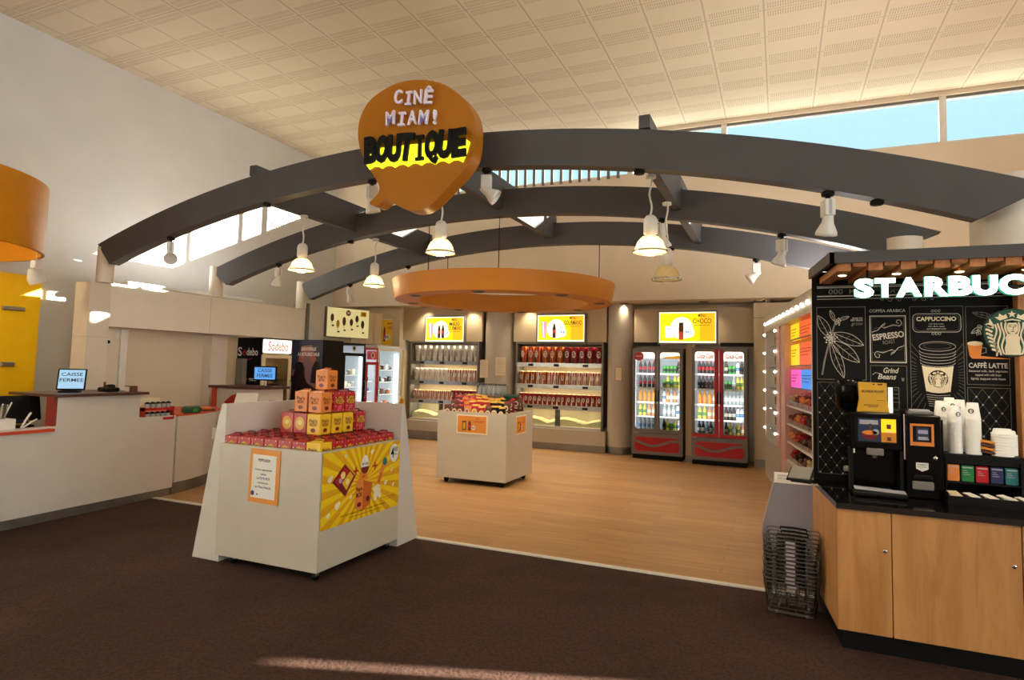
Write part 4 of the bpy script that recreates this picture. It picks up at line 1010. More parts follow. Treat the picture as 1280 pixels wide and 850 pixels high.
# ------------------------------------------------------------------ menu screens
def screen(x0, z0, x1, z1, y, label, lines, price, kind):
    t = thing('menu_screen', label, 'menu screen', (0, 0, 0)); W, H = x1 - x0, z1 - z0
    t.matrix_basis = frame((x0, y, z0), (1, 0, 0), (0, 0, 1))
    m = MB(); m.box(-.03, -.03, -.09, W + .03, H + .03, 0, 'gray_plastic'); m.build('housing', t)
    m = MB(); m.rect(0, 0, W, H, .002, 'menu_white'); m.rect(.015, .03, W * .72, H - .02, .003, 'menu_yellow'); m.rect(W * .72, .03, W - .015, H - .02, .003, 'menu_amber')
    m.disc(W * .4, H * .48, H * .36, .004, 'menu_white', n=32); m.disc(W * .53, H * .34, H * .18, .005, 'menu_white')
    m.text('MENU', W * .76, H * .88, H * .15, .005, 'menu_brown', .01, W * .14)
    for k, l in enumerate(lines): m.text(l, W * .76, H * (.70 - .17 * k), H * .22, .005, 'menu_brown', .01, W * .38 * min(1, len(l) / 6))
    m.rect(W * .62, H * (.62 - .17 * (len(lines) - 1)) - .03, W * .9, H * (.62 - .17 * (len(lines) - 1)) - .022, .005, 'menu_brown')
    m.text(price, W * .54, H * .34, H * .26, .007, 'menu_blue', .01, W * .14)
    if kind == 'cups':
        m.poly([(W * .08, H * .75), (W * .2, H * .75), (W * .18, H * .15), (W * .10, H * .15)], .006, 'menu_pink'); m.poly([(W * .11, H * .75), (W * .13, H * .75), (W * .15, H * .15), (W * .13, H * .15)], .007, 'menu_white')
        for q in (0, 1) if len(lines) > 1 else (0,):
            bx = W * (.33 + .1 * q); m.poly([(bx, H * .14), (bx + W * .07, H * .14), (bx + W * .07, H * .5), (bx + W * .045, H * .68), (bx + W * .025, H * .68), (bx, H * .5)], .006, 'menu_brown'); m.rect(bx, H * .32, bx + W * .07, H * .44, .007, 'menu_red')
    else:
        m.rect(W * .1, H * .15, W * .27, H * .56, .006, 'menu_white'); m.frm(W * .1, H * .15, W * .27, H * .56, .008, .007, 'menu_amber'); m.text('choco', W * .185, H * .46, H * .12, .008, 'menu_blue', .02, W * .14)
        m.poly([(W * .355, H * .1), (W * .435, H * .1), (W * .44, H * .5), (W * .42, H * .62), (W * .37, H * .62), (W * .35, H * .5)], .006, 'menu_red'); m.rect(W * .355, H * .36, W * .435, H * .66, .007, 'menu_brown')
    m.build('display', t)
screen(-7.60, 2.26, -6.60, 2.83, 12.51, 'lit yellow MENU MAXI GOURMAND screen priced 12 euro above left popcorn display', ['MAXI', 'GOURMAND'], '12€', 'cups')
screen(-4.80, 2.275, -3.755, 2.84, 12.51, 'lit yellow MENU GOURMAND screen priced 7 euro above right popcorn display', ['GOURMAND'], '7€40', 'cups')
screen(-2.12, 2.24, -1.08, 2.82, 12.02, 'lit yellow MENU CHOCO screen priced 8 euro above the drinks fridges', ['CHOCO'], '8€50', 'choco')

# ------------------------------------------------------------------ bottles
def bottle(kind):
    m = MB()
    P = {'cola': ('cola', 'red', 'red'), 'water': ('water', 'blue', 'blue'), 'juice': ('juice', 'orange', 'gold'), 'lemon': ('lemon', 'green', 'yellow'), 'peach': ('peach', 'cream', 'orange'), 'clear': ('clear_grey', 'paper', 'white'),
         'light': ('cola', 'chalk', 'black'), 'lime': ('lime', 'dark_green', 'green'), 'zero': ('cola', 'black', 'red'), 'milk': ('paper', 'blue', 'navy')}[kind]
    body, lab, capm = P
    if kind in ('lime',):      # can shape
        m.lathe([(.026, 0), (.031, .008), (.031, .13), (.025, .142), (.0, .142)], body, 10); m.lathe([(.0315, .04), (.0315, .09)], lab, 10, caps=False); return m
    m.lathe([(.028, 0), (.032, .01), (.032, .06), (.03, .075), (.032, .09), (.032, .13), (.024, .165), (.012, .195), (.012, .205)], body, 10)
    m.lathe([(.0328, .065), (.0315, .08), (.0328, .115)], lab, 10, caps=False); m.lathe([(.014, .2), (.014, .222), (.0, .222)], capm, 8)
    return m
botp = {}
BN = {'cola': 'dark cola bottle', 'water': 'clear water bottle', 'juice': 'orange juice bottle', 'lemon': 'yellow lemon drink bottle', 'peach': 'peach coloured tea bottle', 'clear': 'pale clear drink bottle', 'light': 'grey label cola bottle', 'lime': 'green drink can', 'zero': 'black label cola bottle', 'milk': 'blue capped white bottle'}
def put_bottle(kind, loc, lab, grp, s_=1.0):
    if kind not in botp: botp[kind] = tag(bottle(kind).build('drink_bottle'), lab, 'bottle', grp); b = botp[kind]
    else: b = dup(botp[kind], lab); b['group'] = grp
    b.location = loc; b.scale = (s_, s_, s_)
    return b

def rrect(x0, y0, x1, y1, r, n=5):
    P = []
    for cx, cy, a in ((x1 - r, y1 - r, 0), (x0 + r, y1 - r, 90), (x0 + r, y0 + r, 180), (x1 - r, y0 + r, 270)):
        for k in range(n + 1): t_ = math.radians(a + 90 * k / n); P.append((cx + r * math.cos(t_), cy + r * math.sin(t_)))
    return P
def frame_plate(m, x0, y0, x1, y1, hx0, hy0, hx1, hy1, r, z0, z1, mt):
    """rectangular plate with a rounded hole"""
    n = 5; H = rrect(hx0, hy0, hx1, hy1, r, n); O = []
    for (x, y), k in zip(H, range(len(H))):
        q = k // (n + 1); f = (k % (n + 1)) / n
        if q == 0: p = (x1, y) if f < .5 else (x, y1)
        elif q == 1: p = (x, y1) if f < .5 else (x0, y)
        elif q == 2: p = (x0, y) if f < .5 else (x, y0)
        else: p = (x, y0) if f < .5 else (x1, y)
        O.append(p)
    N_ = len(H); V = [(x, y, z1) for x, y in O] + [(x, y, z1) for x, y in H] + [(x, y, z0) for x, y in H] + [(x, y, z0) for x, y in O]
    F = []
    for i in range(N_):
        j = (i + 1) % N_; F += [(i, j, N_ + j, N_ + i), (N_ + i, N_ + j, 2 * N_ + j, 2 * N_ + i), (2 * N_ + i, 2 * N_ + j, 3 * N_ + j, 3 * N_ + i)]
    m.add(V, F, mt)
    cor = [((x1, y1), 0), ((x0, y1), 1), ((x0, y0), 2), ((x1, y0), 3)]
    for (cx_, cy_), q in cor:
        a = O[q * (n + 1) + 2]; b = O[q * (n + 1) + 3]; m.add([(a[0], a[1], z1), (cx_, cy_, z1), (b[0], b[1], z1)], [(0, 1, 2)], mt)
    m.add([(x0, y0, z0), (x1, y0, z0), (x1, y1, z0), (x0, y1, z0), (x0, y0, z1), (x1, y0, z1), (x1, y1, z1), (x0, y1, z1)], [(0, 1, 5, 4), (1, 2, 6, 5), (2, 3, 7, 6), (3, 0, 4, 7)], mt)
    return m
def drinks_fridge(x0, x1, y, H, label, red, stock, which):
    W = x1 - x0; D = .66
    t = thing('drinks_fridge', label, 'fridge', (x0, y, 0)); g = 'gray_plastic'; zb, zt = .50, H - .03
    m = MB(); m.box(0, .05, .08, .03, D, H, g); m.box(W - .03, .05, .08, W, D, H, g); m.box(.03, .05, H - .05, W - .03, D, H, g); m.box(.03, .05, .08, W - .03, D, .45, 'black_plastic'); m.box(.03, D - .03, .45, W - .03, D, H - .05, 'fridge_inside')
    m.box(.03, .06, .45, .04, D - .03, H - .05, 'fridge_inside'); m.box(W - .04, .06, .45, W - .03, D - .03, H - .05, 'fridge_inside'); m.build('cabinet', t)
    for k, xl in enumerate((.035, W - .055) if not red else (.035, W - .05)):
        MB().box(xl, .07, .5, xl + .018, .10, H - .08, 'led').build('light_tube', t)
    MB().box(.02, .02, .0, W - .02, D - .05, .08, 'black').build('base', t)
    m = MB(); m.T = frame((0, .05, 0), (1, 0, 0), (0, 0, 1)); m.prism(rrect(0, .09, W, zb - .01, .02), 0, .05, g); m.prism(rrect(.06, .15, W - .06, zb - .08, .07), .05, .055, 'red')
    for k in range(16): m.rect(.09 + k * (W - .18) / 15, .18, .094 + k * (W - .18) / 15, zb - .11, .0565, 'dark_red')
    m.stroke([(.05 + (W - .1) * k / 16, .31 + .055 * math.sin(k / 16 * 2 * PI + .6 + PI / 2)) for k in range(17)], .045, .058, g); m.build('grille_panel', t)
    for d in (0, 1):
        a = .005 + d * W / 2; b = a + W / 2 - .01
        m = MB(); m.T = frame((0, .05, 0), (1, 0, 0), (0, 0, 1))
        il, ir = (a + (.055 if d == 0 else .045 if not red else .075), b - (.055 if d == 1 else .045 if not red else .075))
        frame_plate(m, a, zb, b, zt, il, zb + .07, ir, zt - .05, .05, 0, .045, g)
        if red: 
            if d == 0: m.rect(ir + .004, zb + .002, b, zt - .004, .047, 'red')
            else: m.rect(a, zb + .002, il - .004, zt - .004, .047, 'red')
            m.rect(a + .002, zb + .002, b - .002, zb + .062, .0475, 'red')
        dr = m.build('door', t)
        m = MB(); m.T = frame((0, .05, 0), (1, 0, 0), (0, 0, 1)); m.rect(il - .01, zb + .06, ir + .01, zt - .04, .02, 'door_glass')
        m.build('door_glass', dr)
        m = MB(); m.T = frame((0, .05, 0), (1, 0, 0), (0, 0, 1))
        if red:
            m.rect(il, zt - .22, ir, zt - .05, .028, 'lit_header'); m.text('Coca-Cola', (il + ir) / 2, zt - .135, .115, .031, 'red', .02, (ir - il) * .84, shear=.35); m.stroke([(il + .05 + k * .03, zt - .175 + .008 * math.sin(k)) for k in range(9)], .006, .031, 'red')
            m.build('header', dr)
        elif d == 0: 
            m.rect(il, zt - .17, ir, zt - .05, .026, 'lit_header'); m.disc(il + .07, zt - .13, .095, .05, 'red', ry=.085); m.text('Coca-Cola', il + .07, zt - .125, .045, .053, 'paper', .02, .13, shear=.3); m.build('header', dr)
        else: m.rect(il, zt - .17, ir, zt - .05, .026, 'lit_header'); m.poly([(il, zt - .17), (ir, zt - .17), (ir, zt - .11), (il + .1, zt - .14)], .028, 'amber_glow'); m.build('header', dr)
        hx = b - .02 if d == 0 else a + .02
        m = MB(); m.tube([(hx, .0, 1.12), (hx, -.04, 1.14), (hx, -.04, 1.30), (hx, .0, 1.32)], .012, 'black_plastic'); m.build('handle', dr)
    zs = [.54 + k * (zt - .22 - .50) / 5 for k in range(5)]
    for z in zs:
        m = MB(); m.box(.05, .10, z - .015, W - .05, D - .04, z - .005, 'lamp_white'); m.box(.05, .085, z - .03, W - .05, .10, z + .005, 'white'); s_ = m.build('shelf', t)
    for r_ in range(5):
        z = zs[4 - r_]
        for d in (0, 1):
            ks = stock[r_][d]; n = len(ks); xa = .09 + d * (W / 2 - .01); xb = W / 2 - .05 + d * (W / 2 - .02)
            for i, k in enumerate(ks):
                put_bottle(k, (x0 + xa + (i + .5) * (xb - xa) / n, y + .16, z - .003), '%s in %s, %s door, %s shelf, %s' % (BN[k], which, ['left', 'right'][d], ['top', 'second', 'middle', 'fourth', 'bottom'][r_], onum(i, n)), 'bottles in the ' + which, 1.12)
    for zz in (1.05, 1.75):
        L = bpy.data.lights.new('fridge_light', 'AREA'); L.shape = 'RECTANGLE'; L.size = W - .2; L.size_y = .5; L.energy = 1.8; L.color = (.92, .97, 1)
        o = bpy.data.objects.new('fridge_light', L); col.objects.link(o); o.parent = t; o.location = (W / 2, .075, zz); o.rotation_euler = (-PI / 2, 0, PI)
    return t
drinks_fridge(-2.67, -1.70, 12.20, 2.14, 'grey two door drinks fridge with red round emblem, left of the pair', False,
    [[['cola'] * 4, ['lime', 'lime', 'lime', 'lime', 'zero']], [['cola'] * 4, ['lime', 'lemon', 'lime', 'lemon', 'lemon']], [['juice'] * 4, ['milk', 'peach', 'clear', 'peach', 'clear']], [['lemon', 'lemon', 'peach', 'peach'], ['clear', 'clear', 'clear', 'milk']], [['water'] * 4, ['zero', 'lemon', 'lime', 'lemon', 'milk']]], 'grey drinks fridge')
drinks_fridge(-1.52, -.54, 12.03, 2.16, 'red and grey two door drinks fridge with Coca-Cola headers, right of the pair'.replace('Coca-Cola', 'white cola'), True,
    [[['cola'] * 5, ['light', 'lime', 'lime', 'milk', 'zero']], [['zero'] * 4 + ['cola'], ['lime', 'lime', 'clear', 'lemon', 'lemon']], [['juice', 'juice', 'juice', 'peach'], ['clear', 'clear', 'clear', 'clear', 'clear']], [['lemon', 'lemon', 'peach', 'peach'], ['light', 'light', 'light', 'milk', 'milk']], [['light', 'light', 'water', 'light', 'water'], ['light', 'lemon', 'clear', 'lemon', 'peach']]], 'red drinks fridge')

# ------------------------------------------------------------------ fridges along the left
def glass_fridge(name, label, loc, rz, w, d, h, c, head, inside, door_c=None, dark=False):
    """front faces local -Y"""
    t = thing(name, label, 'fridge', loc, rz)
    m = MB(); m.box(0, .03, 0, .03, d, h, c); m.box(w - .03, .03, 0, w, d, h, c); m.box(.03, .03, h - .04, w - .03, d, h, c); m.box(.03, .03, 0, w - .03, d, .3, c); m.box(.03, d - .03, .3, w - .03, d, h - .04, inside)
    m.box(.03, .04, .3, .035, d - .03, h - .04, inside); m.box(w - .035, .04, .3, w - .03, d - .03, h - .04, inside); m.build('cabinet', t)
    m = MB(); m.T = frame((0, .03, 0), (1, 0, 0), (0, 0, 1)); frame_plate(m, 0, .3, w, h - head, .07, .38, w - .07, h - head - .06, .02, 0, .03, door_c or c); dr = m.build('door', t)
    m = MB(); m.T = frame((0, .03, 0), (1, 0, 0), (0, 0, 1)); m.rect(.06, .37, w - .06, h - head - .05, .012, 'blind_glass' if dark else 'door_glass'); m.build('door_glass', dr)
    m = MB(); m.tube([(w - .03, 0, 1.0), (w - .03, -.035, 1.03), (w - .03, -.035, 1.33), (w - .03, 0, 1.36)], .01, 'steel'); m.build('handle', dr)
    for k in range(5):
        z = .5 + k * (h - head - .7) / 5
        m = MB(); m.box(.04, .08, z - .012, w - .04, d - .04, z, 'lamp_white'); m.build('shelf', t)
    return t
# sandwich fridge : side to the camera, front to the shop
SF = glass_fridge('sandwich_fridge', 'black sided Sodebo fridge with cream header and blind, left of all fridges'.replace('Sodebo ', 'sandwich '), (-8.5, 8.46, 0), PI / 2, .72, .62, 2.13, 'black_plastic', .30, 'cream', 'cream', True)
m = MB(); m.T = frame((-.0, -.0, 0), (1, 0, 0), (0, 0, 1)); m.T = frame((.02, .028, 1.86), (1, 0, 0), (0, 0, 1)); m.prism(rrect(0, 0, .68, .25, .03), 0, .03, 'lit_header'); m.text('Sodebo', .34, .12, .24, .033, 'red', .0, .5, shear=.1); m.build('header', SF)
m = MB(); m.T = frame((-.001, .62, 0), (0, -1, 0), (0, 0, 1))
for s_, x, z, h, w, mt in (('S', .07, 1.87, .22, .1, 'paper'), ('ö', .18, 1.86, .16, .09, 'red'), ('debo', .37, 1.87, .19, .27, 'paper'), ("I'm", .09, 1.37, .08, .1, 'chalk'), ('so', .22, 1.38, .09, .09, 'gold'), ('good!', .41, 1.385, .1, .18, 'paper')): m.text(s_, x, z, h, .002, mt, .02, w)
m.stroke([(.12, 1.74), (.2, 1.72), (.3, 1.735), (.38, 1.76)], .012, .002, 'red'); m.rect(.0, .1, .008, 2.15, .002, 'chalk'); m.build('side_graphics', SF)
for k in range(4):
    for i in range(4): tag(MB().bbox(-.06, -.07, 0, .06, .07, .07, ['brown', 'gray_plastic', 'chalk', 'brown'][(i + k) % 4], .01).build('sandwich_pack', loc=(-8.75, 8.60 + i * .145, .5 + (k + 1) * .238 + .0)), 'packed sandwich in the left black sided fridge, shelf %d up, %s' % (k + 2, onum(i, 4)), 'sandwich', 'sandwich packs')
# poster fridge beside it: open merchandiser, its side panel carries a film picture
t = thing('poster_fridge', 'tall dark fridge whose side shows a film poster with silhouetted man', 'fridge', (-8.66, 9.36, 0))
MB().box(0, 0, 0, .74, .60, 2.14, 'black_plastic').build('cabinet', t)
m = MB(); m.T = frame((.0, -.001, .3), (1, 0, 0), (0, 0, 1)); W_, H_ = .74, 1.84; m.T = m.T @ Matrix.Diagonal((.74 / .62, 1, 1, 1)); W_ = .62
m.rect(0, 0, W_, H_, .001, 'poster_dusk'); TT = m.T; m.T = TT @ Matrix.Translation((0, .42, 0)); m.poly([(.14, .25), (.5, .25), (.5, 1.05), (.40, 1.32), (.2, 1.3), (.1, .9)], .002, 'poster_rose'); m.poly([(.2, .5), (.45, .5), (.42, 1.0), (.3, 1.15), (.22, .95)], .003, 'poster_sky')
m.poly([(0, .15), (0, .62), (.03, .82), (.08, .95), (.15, 1.0), (.23, .98), (.27, .88), (.28, .72), (.33, .6), (.5, .5), (.62, .55), (.62, .15)], .004, 'poster_skin'); m.poly([(.40, .6), (.42, .88), (.48, 1.02), (.56, 1.0), (.6, .85), (.6, .6)], .0035, 'poster_skin')
m.poly([(.0, .72), (.06, .74), (.08, .86), (.02, .84)], .0045, 'poster_rose')
m.T = TT; m.rect(0, .2, W_, .6, .0045, 'poster_skin'); m.text('BIENVENUE', .34, 1.66, .09, .005, 'paper', .03, .3); m.text('AUJOURD HUI', .34, 1.56, .09, .005, 'paper', .03, .44); m.rect(0, .05, W_, .15, .005, 'black'); m.text('au cinema', .25, .1, .06, .007, 'gold', .01); m.build('side_poster', t)
# black fridge with lit interior, red fridge, wide white fridge: fronts face the shop

BF = glass_fridge('ice_cream_fridge', 'black fridge with lit white interior under the ice cream sign', (-7.93, 9.98, 0), PI / 2, .74, .6, 2.12, 'black_plastic', .2, 'fridge_inside')
MB().box(.64, .07, .4, .67, .1, 1.85, 'led').build('light_tube', BF)
m = MB(); m.T = frame((.37, .028, 2.02), (1, 0, 0), (0, 0, 1)); m.poly([(-.06, .05), (.06, .05), (.055, -.03), (0, -.07), (-.055, -.03)], .002, 'chalk'); m.disc(0, 0, .03, .004, 'black'); m.build('badge', BF)
RF = glass_fridge('energy_drink_fridge', 'narrow red framed fridge with lit interior between black and white fridges', (-7.95, 10.75, 0), PI / 2, .45, .55, 2.05, 'red', .3, 'fridge_inside')
MB().box(.10, .07, .4, .13, .1, 1.7, 'led').build('light_tube', RF); m = MB(); m.T = frame((.225, .028, 1.89), (1, 0, 0), (0, 0, 1)); m.prism(rrect(-.16, -.09, .16, .09, .03), 0, .01, 'pink'); m.disc(.03, 0, .07, .012, 'paper'); m.disc(.03, 0, .045, .014, 'red'); m.build('header', RF)
WF = glass_fridge('snack_fridge', 'wide white lit fridge of packaged snacks below the small yellow poster', (-8.0, 11.24, 0), 1.63, .98, .55, 2.12, 'lamp_white', .06, 'fridge_inside')
MB().box(.84, .06, .4, .88, .1, 1.95, 'led').build('light_tube', WF); 
def world(t, p):
    r = t.rotation_euler.z; return (t.location.x + p[0] * math.cos(r) - p[1] * math.sin(r), t.location.y + p[0] * math.sin(r) + p[1] * math.cos(r), p[2])
packp = None
for (T_, w, h, head, cs, nm, n) in ((BF, .74, 2.12, .2, ['paper', 'cream', 'gray_plastic', 'chalk'], 'black ice cream fridge', 4), (RF, .45, 2.05, .3, ['blue', 'gray_light', 'navy'], 'red framed fridge', 3), (WF, .98, 2.12, .06, ['brown', 'deep_orange', 'paper', 'choc', 'black'], 'wide white snack fridge', 5)):
    for k in range(5):
        z = .5 + k * (h - head - .7) / 5
        for i in range(n):
            c = cs[(i * 3 + k * 2) % len(cs)]
            p = world(T_, (.12 + (i + .5) * (w - .24) / n, .2, z))
            m = MB(); q = (i + k) % 3
            if q == 0: m.lathe([(.035, 0), (.04, .02), (.045, .09), (.0, .1)], c, 12); m.lathe([(.047, .09), (.047, .105), (.0, .105)], 'paper', 12)
            elif q == 1: m.bbox(-.05, -.05, 0, .05, .05, .12, c, .015)
            else: m.bbox(-.055, -.05, 0, .055, .05, .07, c, .02); m.bbox(-.04, -.052, .015, .04, -.048, .055, 'cream', .001)
            tag(m.build('snack_pack', loc=p), '%s pack in the %s, shelf %s from bottom, %s' % ({'paper': 'white', 'cream': 'cream', 'gray_plastic': 'grey', 'chalk': 'light grey', 'blue': 'blue', 'gray_light': 'silver', 'navy': 'navy', 'brown': 'brown', 'deep_orange': 'rust orange', 'choc': 'dark brown', 'black': 'black'}[c], nm, ORD[k], onum(i, n)), 'snack', 'packs in the ' + nm)
for T_, w, e in ((BF, .74, 2.2), (RF, .45, 1.4), (WF, .98, 3.5)):
    L = bpy.data.lights.new('fridge_light', 'AREA'); L.shape = 'RECTANGLE'; L.size = w - .2; L.size_y = 1.3; L.energy = e; L.color = (.9, .96, 1)
    o = bpy.data.objects.new('fridge_light', L); col.objects.link(o); o.parent = T_; o.location = (w / 2, .07, 1.15); o.rotation_euler = (-PI / 2, 0, PI)
# ice cream sign, yellow poster, white pillar
t = thing('ice_cream_sign', 'pale lit sign picturing six ice cream lollies above the black fridge', 'sign'); t.matrix_basis = frame((-8.45, 10.06, 2.24), (.28, .96, 0), (0, 0, 1))
m = MB(); m.box(0, 0, -.08, 1.06, .62, 0, 'gray_plastic'); m.build('housing', t)
m = MB(); m.rect(.01, .01, 1.05, .61, .002, 'lit_cream')
for x, z, c, l in ((.13, .40, 'brown', .13), (.27, .28, 'gold', .13), (.42, .34, 'brown', .15), (.60, .33, 'choc', .12), (.74, .41, 'choc', .12), (.89, .30, 'choc', .14)):
    m.disc(x, z, .042, .004, c, ry=l * .62); m.rect(x - .01, z - l * 1.0, x + .01, z - l * .5, .003, 'cream'); m.disc(x + .02, z - l * 1.25, .03, .004, 'choc', ry=.018)
m.disc(.52, .52, .06, .004, 'choc'); m.text('M', .52, .52, .08, .006, 'cream', .02); m.rect(.83, .47, .98, .57, .003, 'yellow'); m.text('1€', .905, .52, .08, .005, 'brown', .02); m.build('display', t)
m = MB(); m.box(-8.7, 11.2, 2.14, -8.32, 11.75, 2.84, 'shop_wall'); m.lathe([(.16, 2.14), (.16, 2.84)], 'shop_wall', 24, (-8.38, 11.6, 0))
tag(m.build('wall_panel'), 'rounded beige wall panel between the ice cream sign and small yellow poster', 'wall panel')
m = MB(); m.box(-9.4, 12.26, 2.1, -8.15, 12.4, 3.05, 'shop_wall'); tag(m.build('wall_panel'), 'dark beige wall strip under the soffit left of the popcorn displays', 'wall panel')
menu_card(frame((-8.72, 12.15, 2.17), (.95, .31, 0), (0, 0, 1)), .46, .58, 'yellow drink offer poster hanging above the wide white snack fridge', 'yellow')
m = MB(); m.box(-8.34, 12.45, 0, -8.22, 12.95, 2.3, 'lamp_white'); m.box(-8.22, 12.5, 0, -8.17, 12.95, 2.05, 'cream')
tag(m.build('end_panel'), 'white end panel between snack fridge and left popcorn display', 'panel')
m = MB(); m.poly([(0, 0), (.06, 0), (.12, .25), (.10, .62), (.02, .62), (-.02, .3)], 0, 'gold'); m.poly([(0, 0), (.06, 0), (.12, .25), (.10, .62), (.02, .62), (-.02, .3)][::-1], -.02, 'gold')
m = MB(); m.T = frame((0, 0, 0), (1, 0, 0), (0, 0, 1)); m.prism([(0, 0), (.06, 0), (.12, .25), (.10, .62), (.02, .62), (-.02, .3)], -.04, 0, 'gold')
for k in range(4): m.prism([(.0 + k * .025, .05), (.008 + k * .025, .05), (.015 + k * .022, .6), (.01 + k * .022, .6)], 0, .01, 'orange')
tag(m.build('yellow_banner', loc=(-7.95, 12.05, .32)), 'narrow yellow cloth banner hanging beside the left popcorn display', 'banner')
# ------------------------------------------------------------------ candy shelves at the right
CA = (-.235, 11.45); crz = -1.424
t = thing('candy_cabinet', 'white mirror style cabinet with bulbs and yellow sweet bags, right of red drinks fridge', 'cabinet', (CA[0], CA[1], 0), crz)
W1_, HC = 1.55, 2.66
m = MB(); m.box(0, 0, .0, W1_, .5, .62, 'cream_laminate'); m.box(0, 0, 2.40, W1_, .5, HC, 'cream_laminate'); m.box(0, 0, .62, .12, .5, 2.40, 'white_laminate'); m.box(W1_ - .28, 0, .62, W1_, .5, 2.40, 'pink_panel'); m.box(.12, .44, .62, W1_ - .28, .5, 2.40, 'lamp_white'); m.build('body', t)
for k in range(5): MB().box(.12, .03, .8 + k * .33, W1_ - .28, .44, .815 + k * .33, 'door_glass').build('shelf', t)
MB().box(.14, .25, .66, .16, .27, 2.36, 'led').build('light_tube', t)
for x in (.04, W1_ - .34):
    for k in range(6): m = MB(); m.bbox(x, -.035, .78 + k * .31, x + .055, 0, .82 + k * .31, 'bulb_white', .012); m.build('bulb', t)
t2 = thing('candy_shelves', 'cream candy wall with coloured lit panels and clear sweet bins behind the kiosk', 'shelf unit', (CA[0] + .146 * W1_, CA[1] - .989 * W1_, 0), crz)
W2_ = 2.3
m = MB(); m.box(0, .02, 0, .35, .5, 2.40, 'pink_panel'); m.box(0, 0, 2.40, W2_, .5, HC, 'cream_laminate'); m.box(.35, .44, 0, W2_, .5, 2.40, 'cream'); m.box(W2_ - .05, 0, 0, W2_, .44, 2.4, 'cream_laminate'); m.box(.35, .02, 0, W2_ - .05, .44, .5, 'cream_laminate'); m.build('body', t2)
for n, tt in ((5, t), (7, t2)):
    for k in range(n): w = W1_ if tt is t else W2_; MB().bbox((k + .4) * w / n, -.03, 2.5, (k + .4) * w / n + .05, 0, 2.55, 'bulb_white', .012).build('bulb', tt)
for k, (c, x0, x1, z0, z1) in enumerate((('bin_yellow', .37, 1.0, 2.16, 2.38), ('bin_orange', 1.0, 2.2, 2.16, 2.38), ('bin_yellow', .37, 1.0, 1.80, 2.1), ('bin_orange', 1.0, 2.2, 1.80, 2.1), ('bin_pink', .37, 1.1, 1.5, 1.76), ('bin_blue', 1.1, 2.2, 1.5, 1.76))):
    m = MB(); m.box(x0, .10, z0, x1 - .01, .14, z1, c); m.box(x0, .09, z0, x1 - .01, .1, z0 + .02, 'gray_plastic')
    for q in range(3): m.box(x0 + .05, .098, z1 - .08 - q * .04, x0 + .05 + (x1 - x0) * (.6 - .1 * q), .1, z1 - .07 - q * .04, 'brown')
    m.build('colour_panel', t2)
for k in range(4): MB().box(.35, .04, .5 + k * .25, W2_ - .05, .44, .515 + k * .25, 'lamp_white').build('shelf', t2)
def wloc(T_, p):
    r = T_.rotation_euler.z; return (T_.location.x + p[0] * math.cos(r) - p[1] * math.sin(r), T_.location.y + p[0] * math.sin(r) + p[1] * math.cos(r), p[2])
cb = None
for k in range(4):
    for i in range(5):
        c = ['red', 'orange', 'dark_red', 'popcorn', 'brown', 'choc'][(i * 5 + k) % 6]
        T_ = thing('candy_bin', 'clear candy bin of %s sweets, shelf %s from bottom, %s' % ({'red': 'red', 'orange': 'orange', 'dark_red': 'dark red', 'popcorn': 'pale', 'brown': 'brown', 'choc': 'chocolate'}[c], ORD[k], onum(i, 5)), 'candy bin', wloc(t2, (.53 + i * .36, .16, .515 + k * .25)), crz, 'clear candy bins')
        m = MB()
        for q in range(34): m.ball((random.uniform(-.12, .12), random.uniform(-.08, .11), .03 + random.uniform(0, .10)), .032, c, 6)
        s_ = m.build('sweets', T_); s_['kind'] = 'stuff'
        m = MB(); m.add([(-.16, -.09, .0), (.16, -.09, 0), (.16, .15, 0), (-.16, .15, 0), (-.16, -.11, .07), (.16, -.11, .07), (.16, .15, .21), (-.16, .15, .21)], [(0, 1, 5, 4), (1, 2, 6, 5), (3, 0, 4, 7)], 'clear_plastic'); m.build('bin', T_)
bp_ = None
for k in range(5):
    for i in range(4):
        loc = wloc(t, (.28 + i * .25, .16, .83 + k * .33)); lab = 'yellow sweet bag in the bulb framed cabinet, shelf %s from bottom, %s' % (ORD[k], onum(i, 4))
        if bp_ is None: bp_ = tag(bag('yellow', 'gold', 'brown', w=.2, h=.24, d=.07).build('sweet_bag', loc=loc), lab, 'sweet bag', 'yellow sweet bags'); bp_.rotation_euler = (0, 0, crz)
        else: dup(bp_, lab, loc, crz)
m = MB(); m.lathe([(.05, 0), (.04, -.05), (.03, -.08)][::-1], 'gray_plastic', 14, (0, 0, 0)); m.ball((0, 0, -.09), .04, 'black_gloss', 12)
tag(m.build('dome_camera', loc=(-.18, 12.35, 3.06)), 'small dome camera on the soffit above the bulb framed cabinet', 'camera')

# grey bin with card reader and paper on top
t = thing('waste_bin', 'grey lilac bin with sloping front behind the wire baskets, beside kiosk', 'bin', (0, 5.55, 0))
m = MB(); m.T = frame((0, 0, 0), (1, 0, 0), (0, 0, 1)); m.prism([(-.05, .82), (.27, .82), (.27, 0), (-.10, 0), (-.145, .42), (-.135, .48)], -.32, 0, 'bin_grey'); m.build('body', t)
m = MB(); m.add([(-.05, 0, .821), (.27, 0, .821), (.27, .32, .86), (-.05, .32, .86)], [(0, 1, 2, 3)], 'lamp_white'); m.add([(-.05, 0, .82), (.27, 0, .82), (.27, .32, .82), (-.05, .32, .82), (-.05, .32, .86), (.27, .32, .86)], [(0, 4, 3), (1, 2, 5), (3, 4, 5, 2)], 'bin_grey'); m.build('lid', t)
m = MB(); m.T = Matrix.Translation((.02, 5.6, .831)) @ Matrix.Rotation(.12, 4, 'X'); m.box(-.055, 0, 0, .055, .2, .003, 'paper'); m.box(-.045, .02, .003, .045, .09, .004, 'gray_light'); m.box(-.045, .11, .003, .045, .18, .004, 'gray_light')
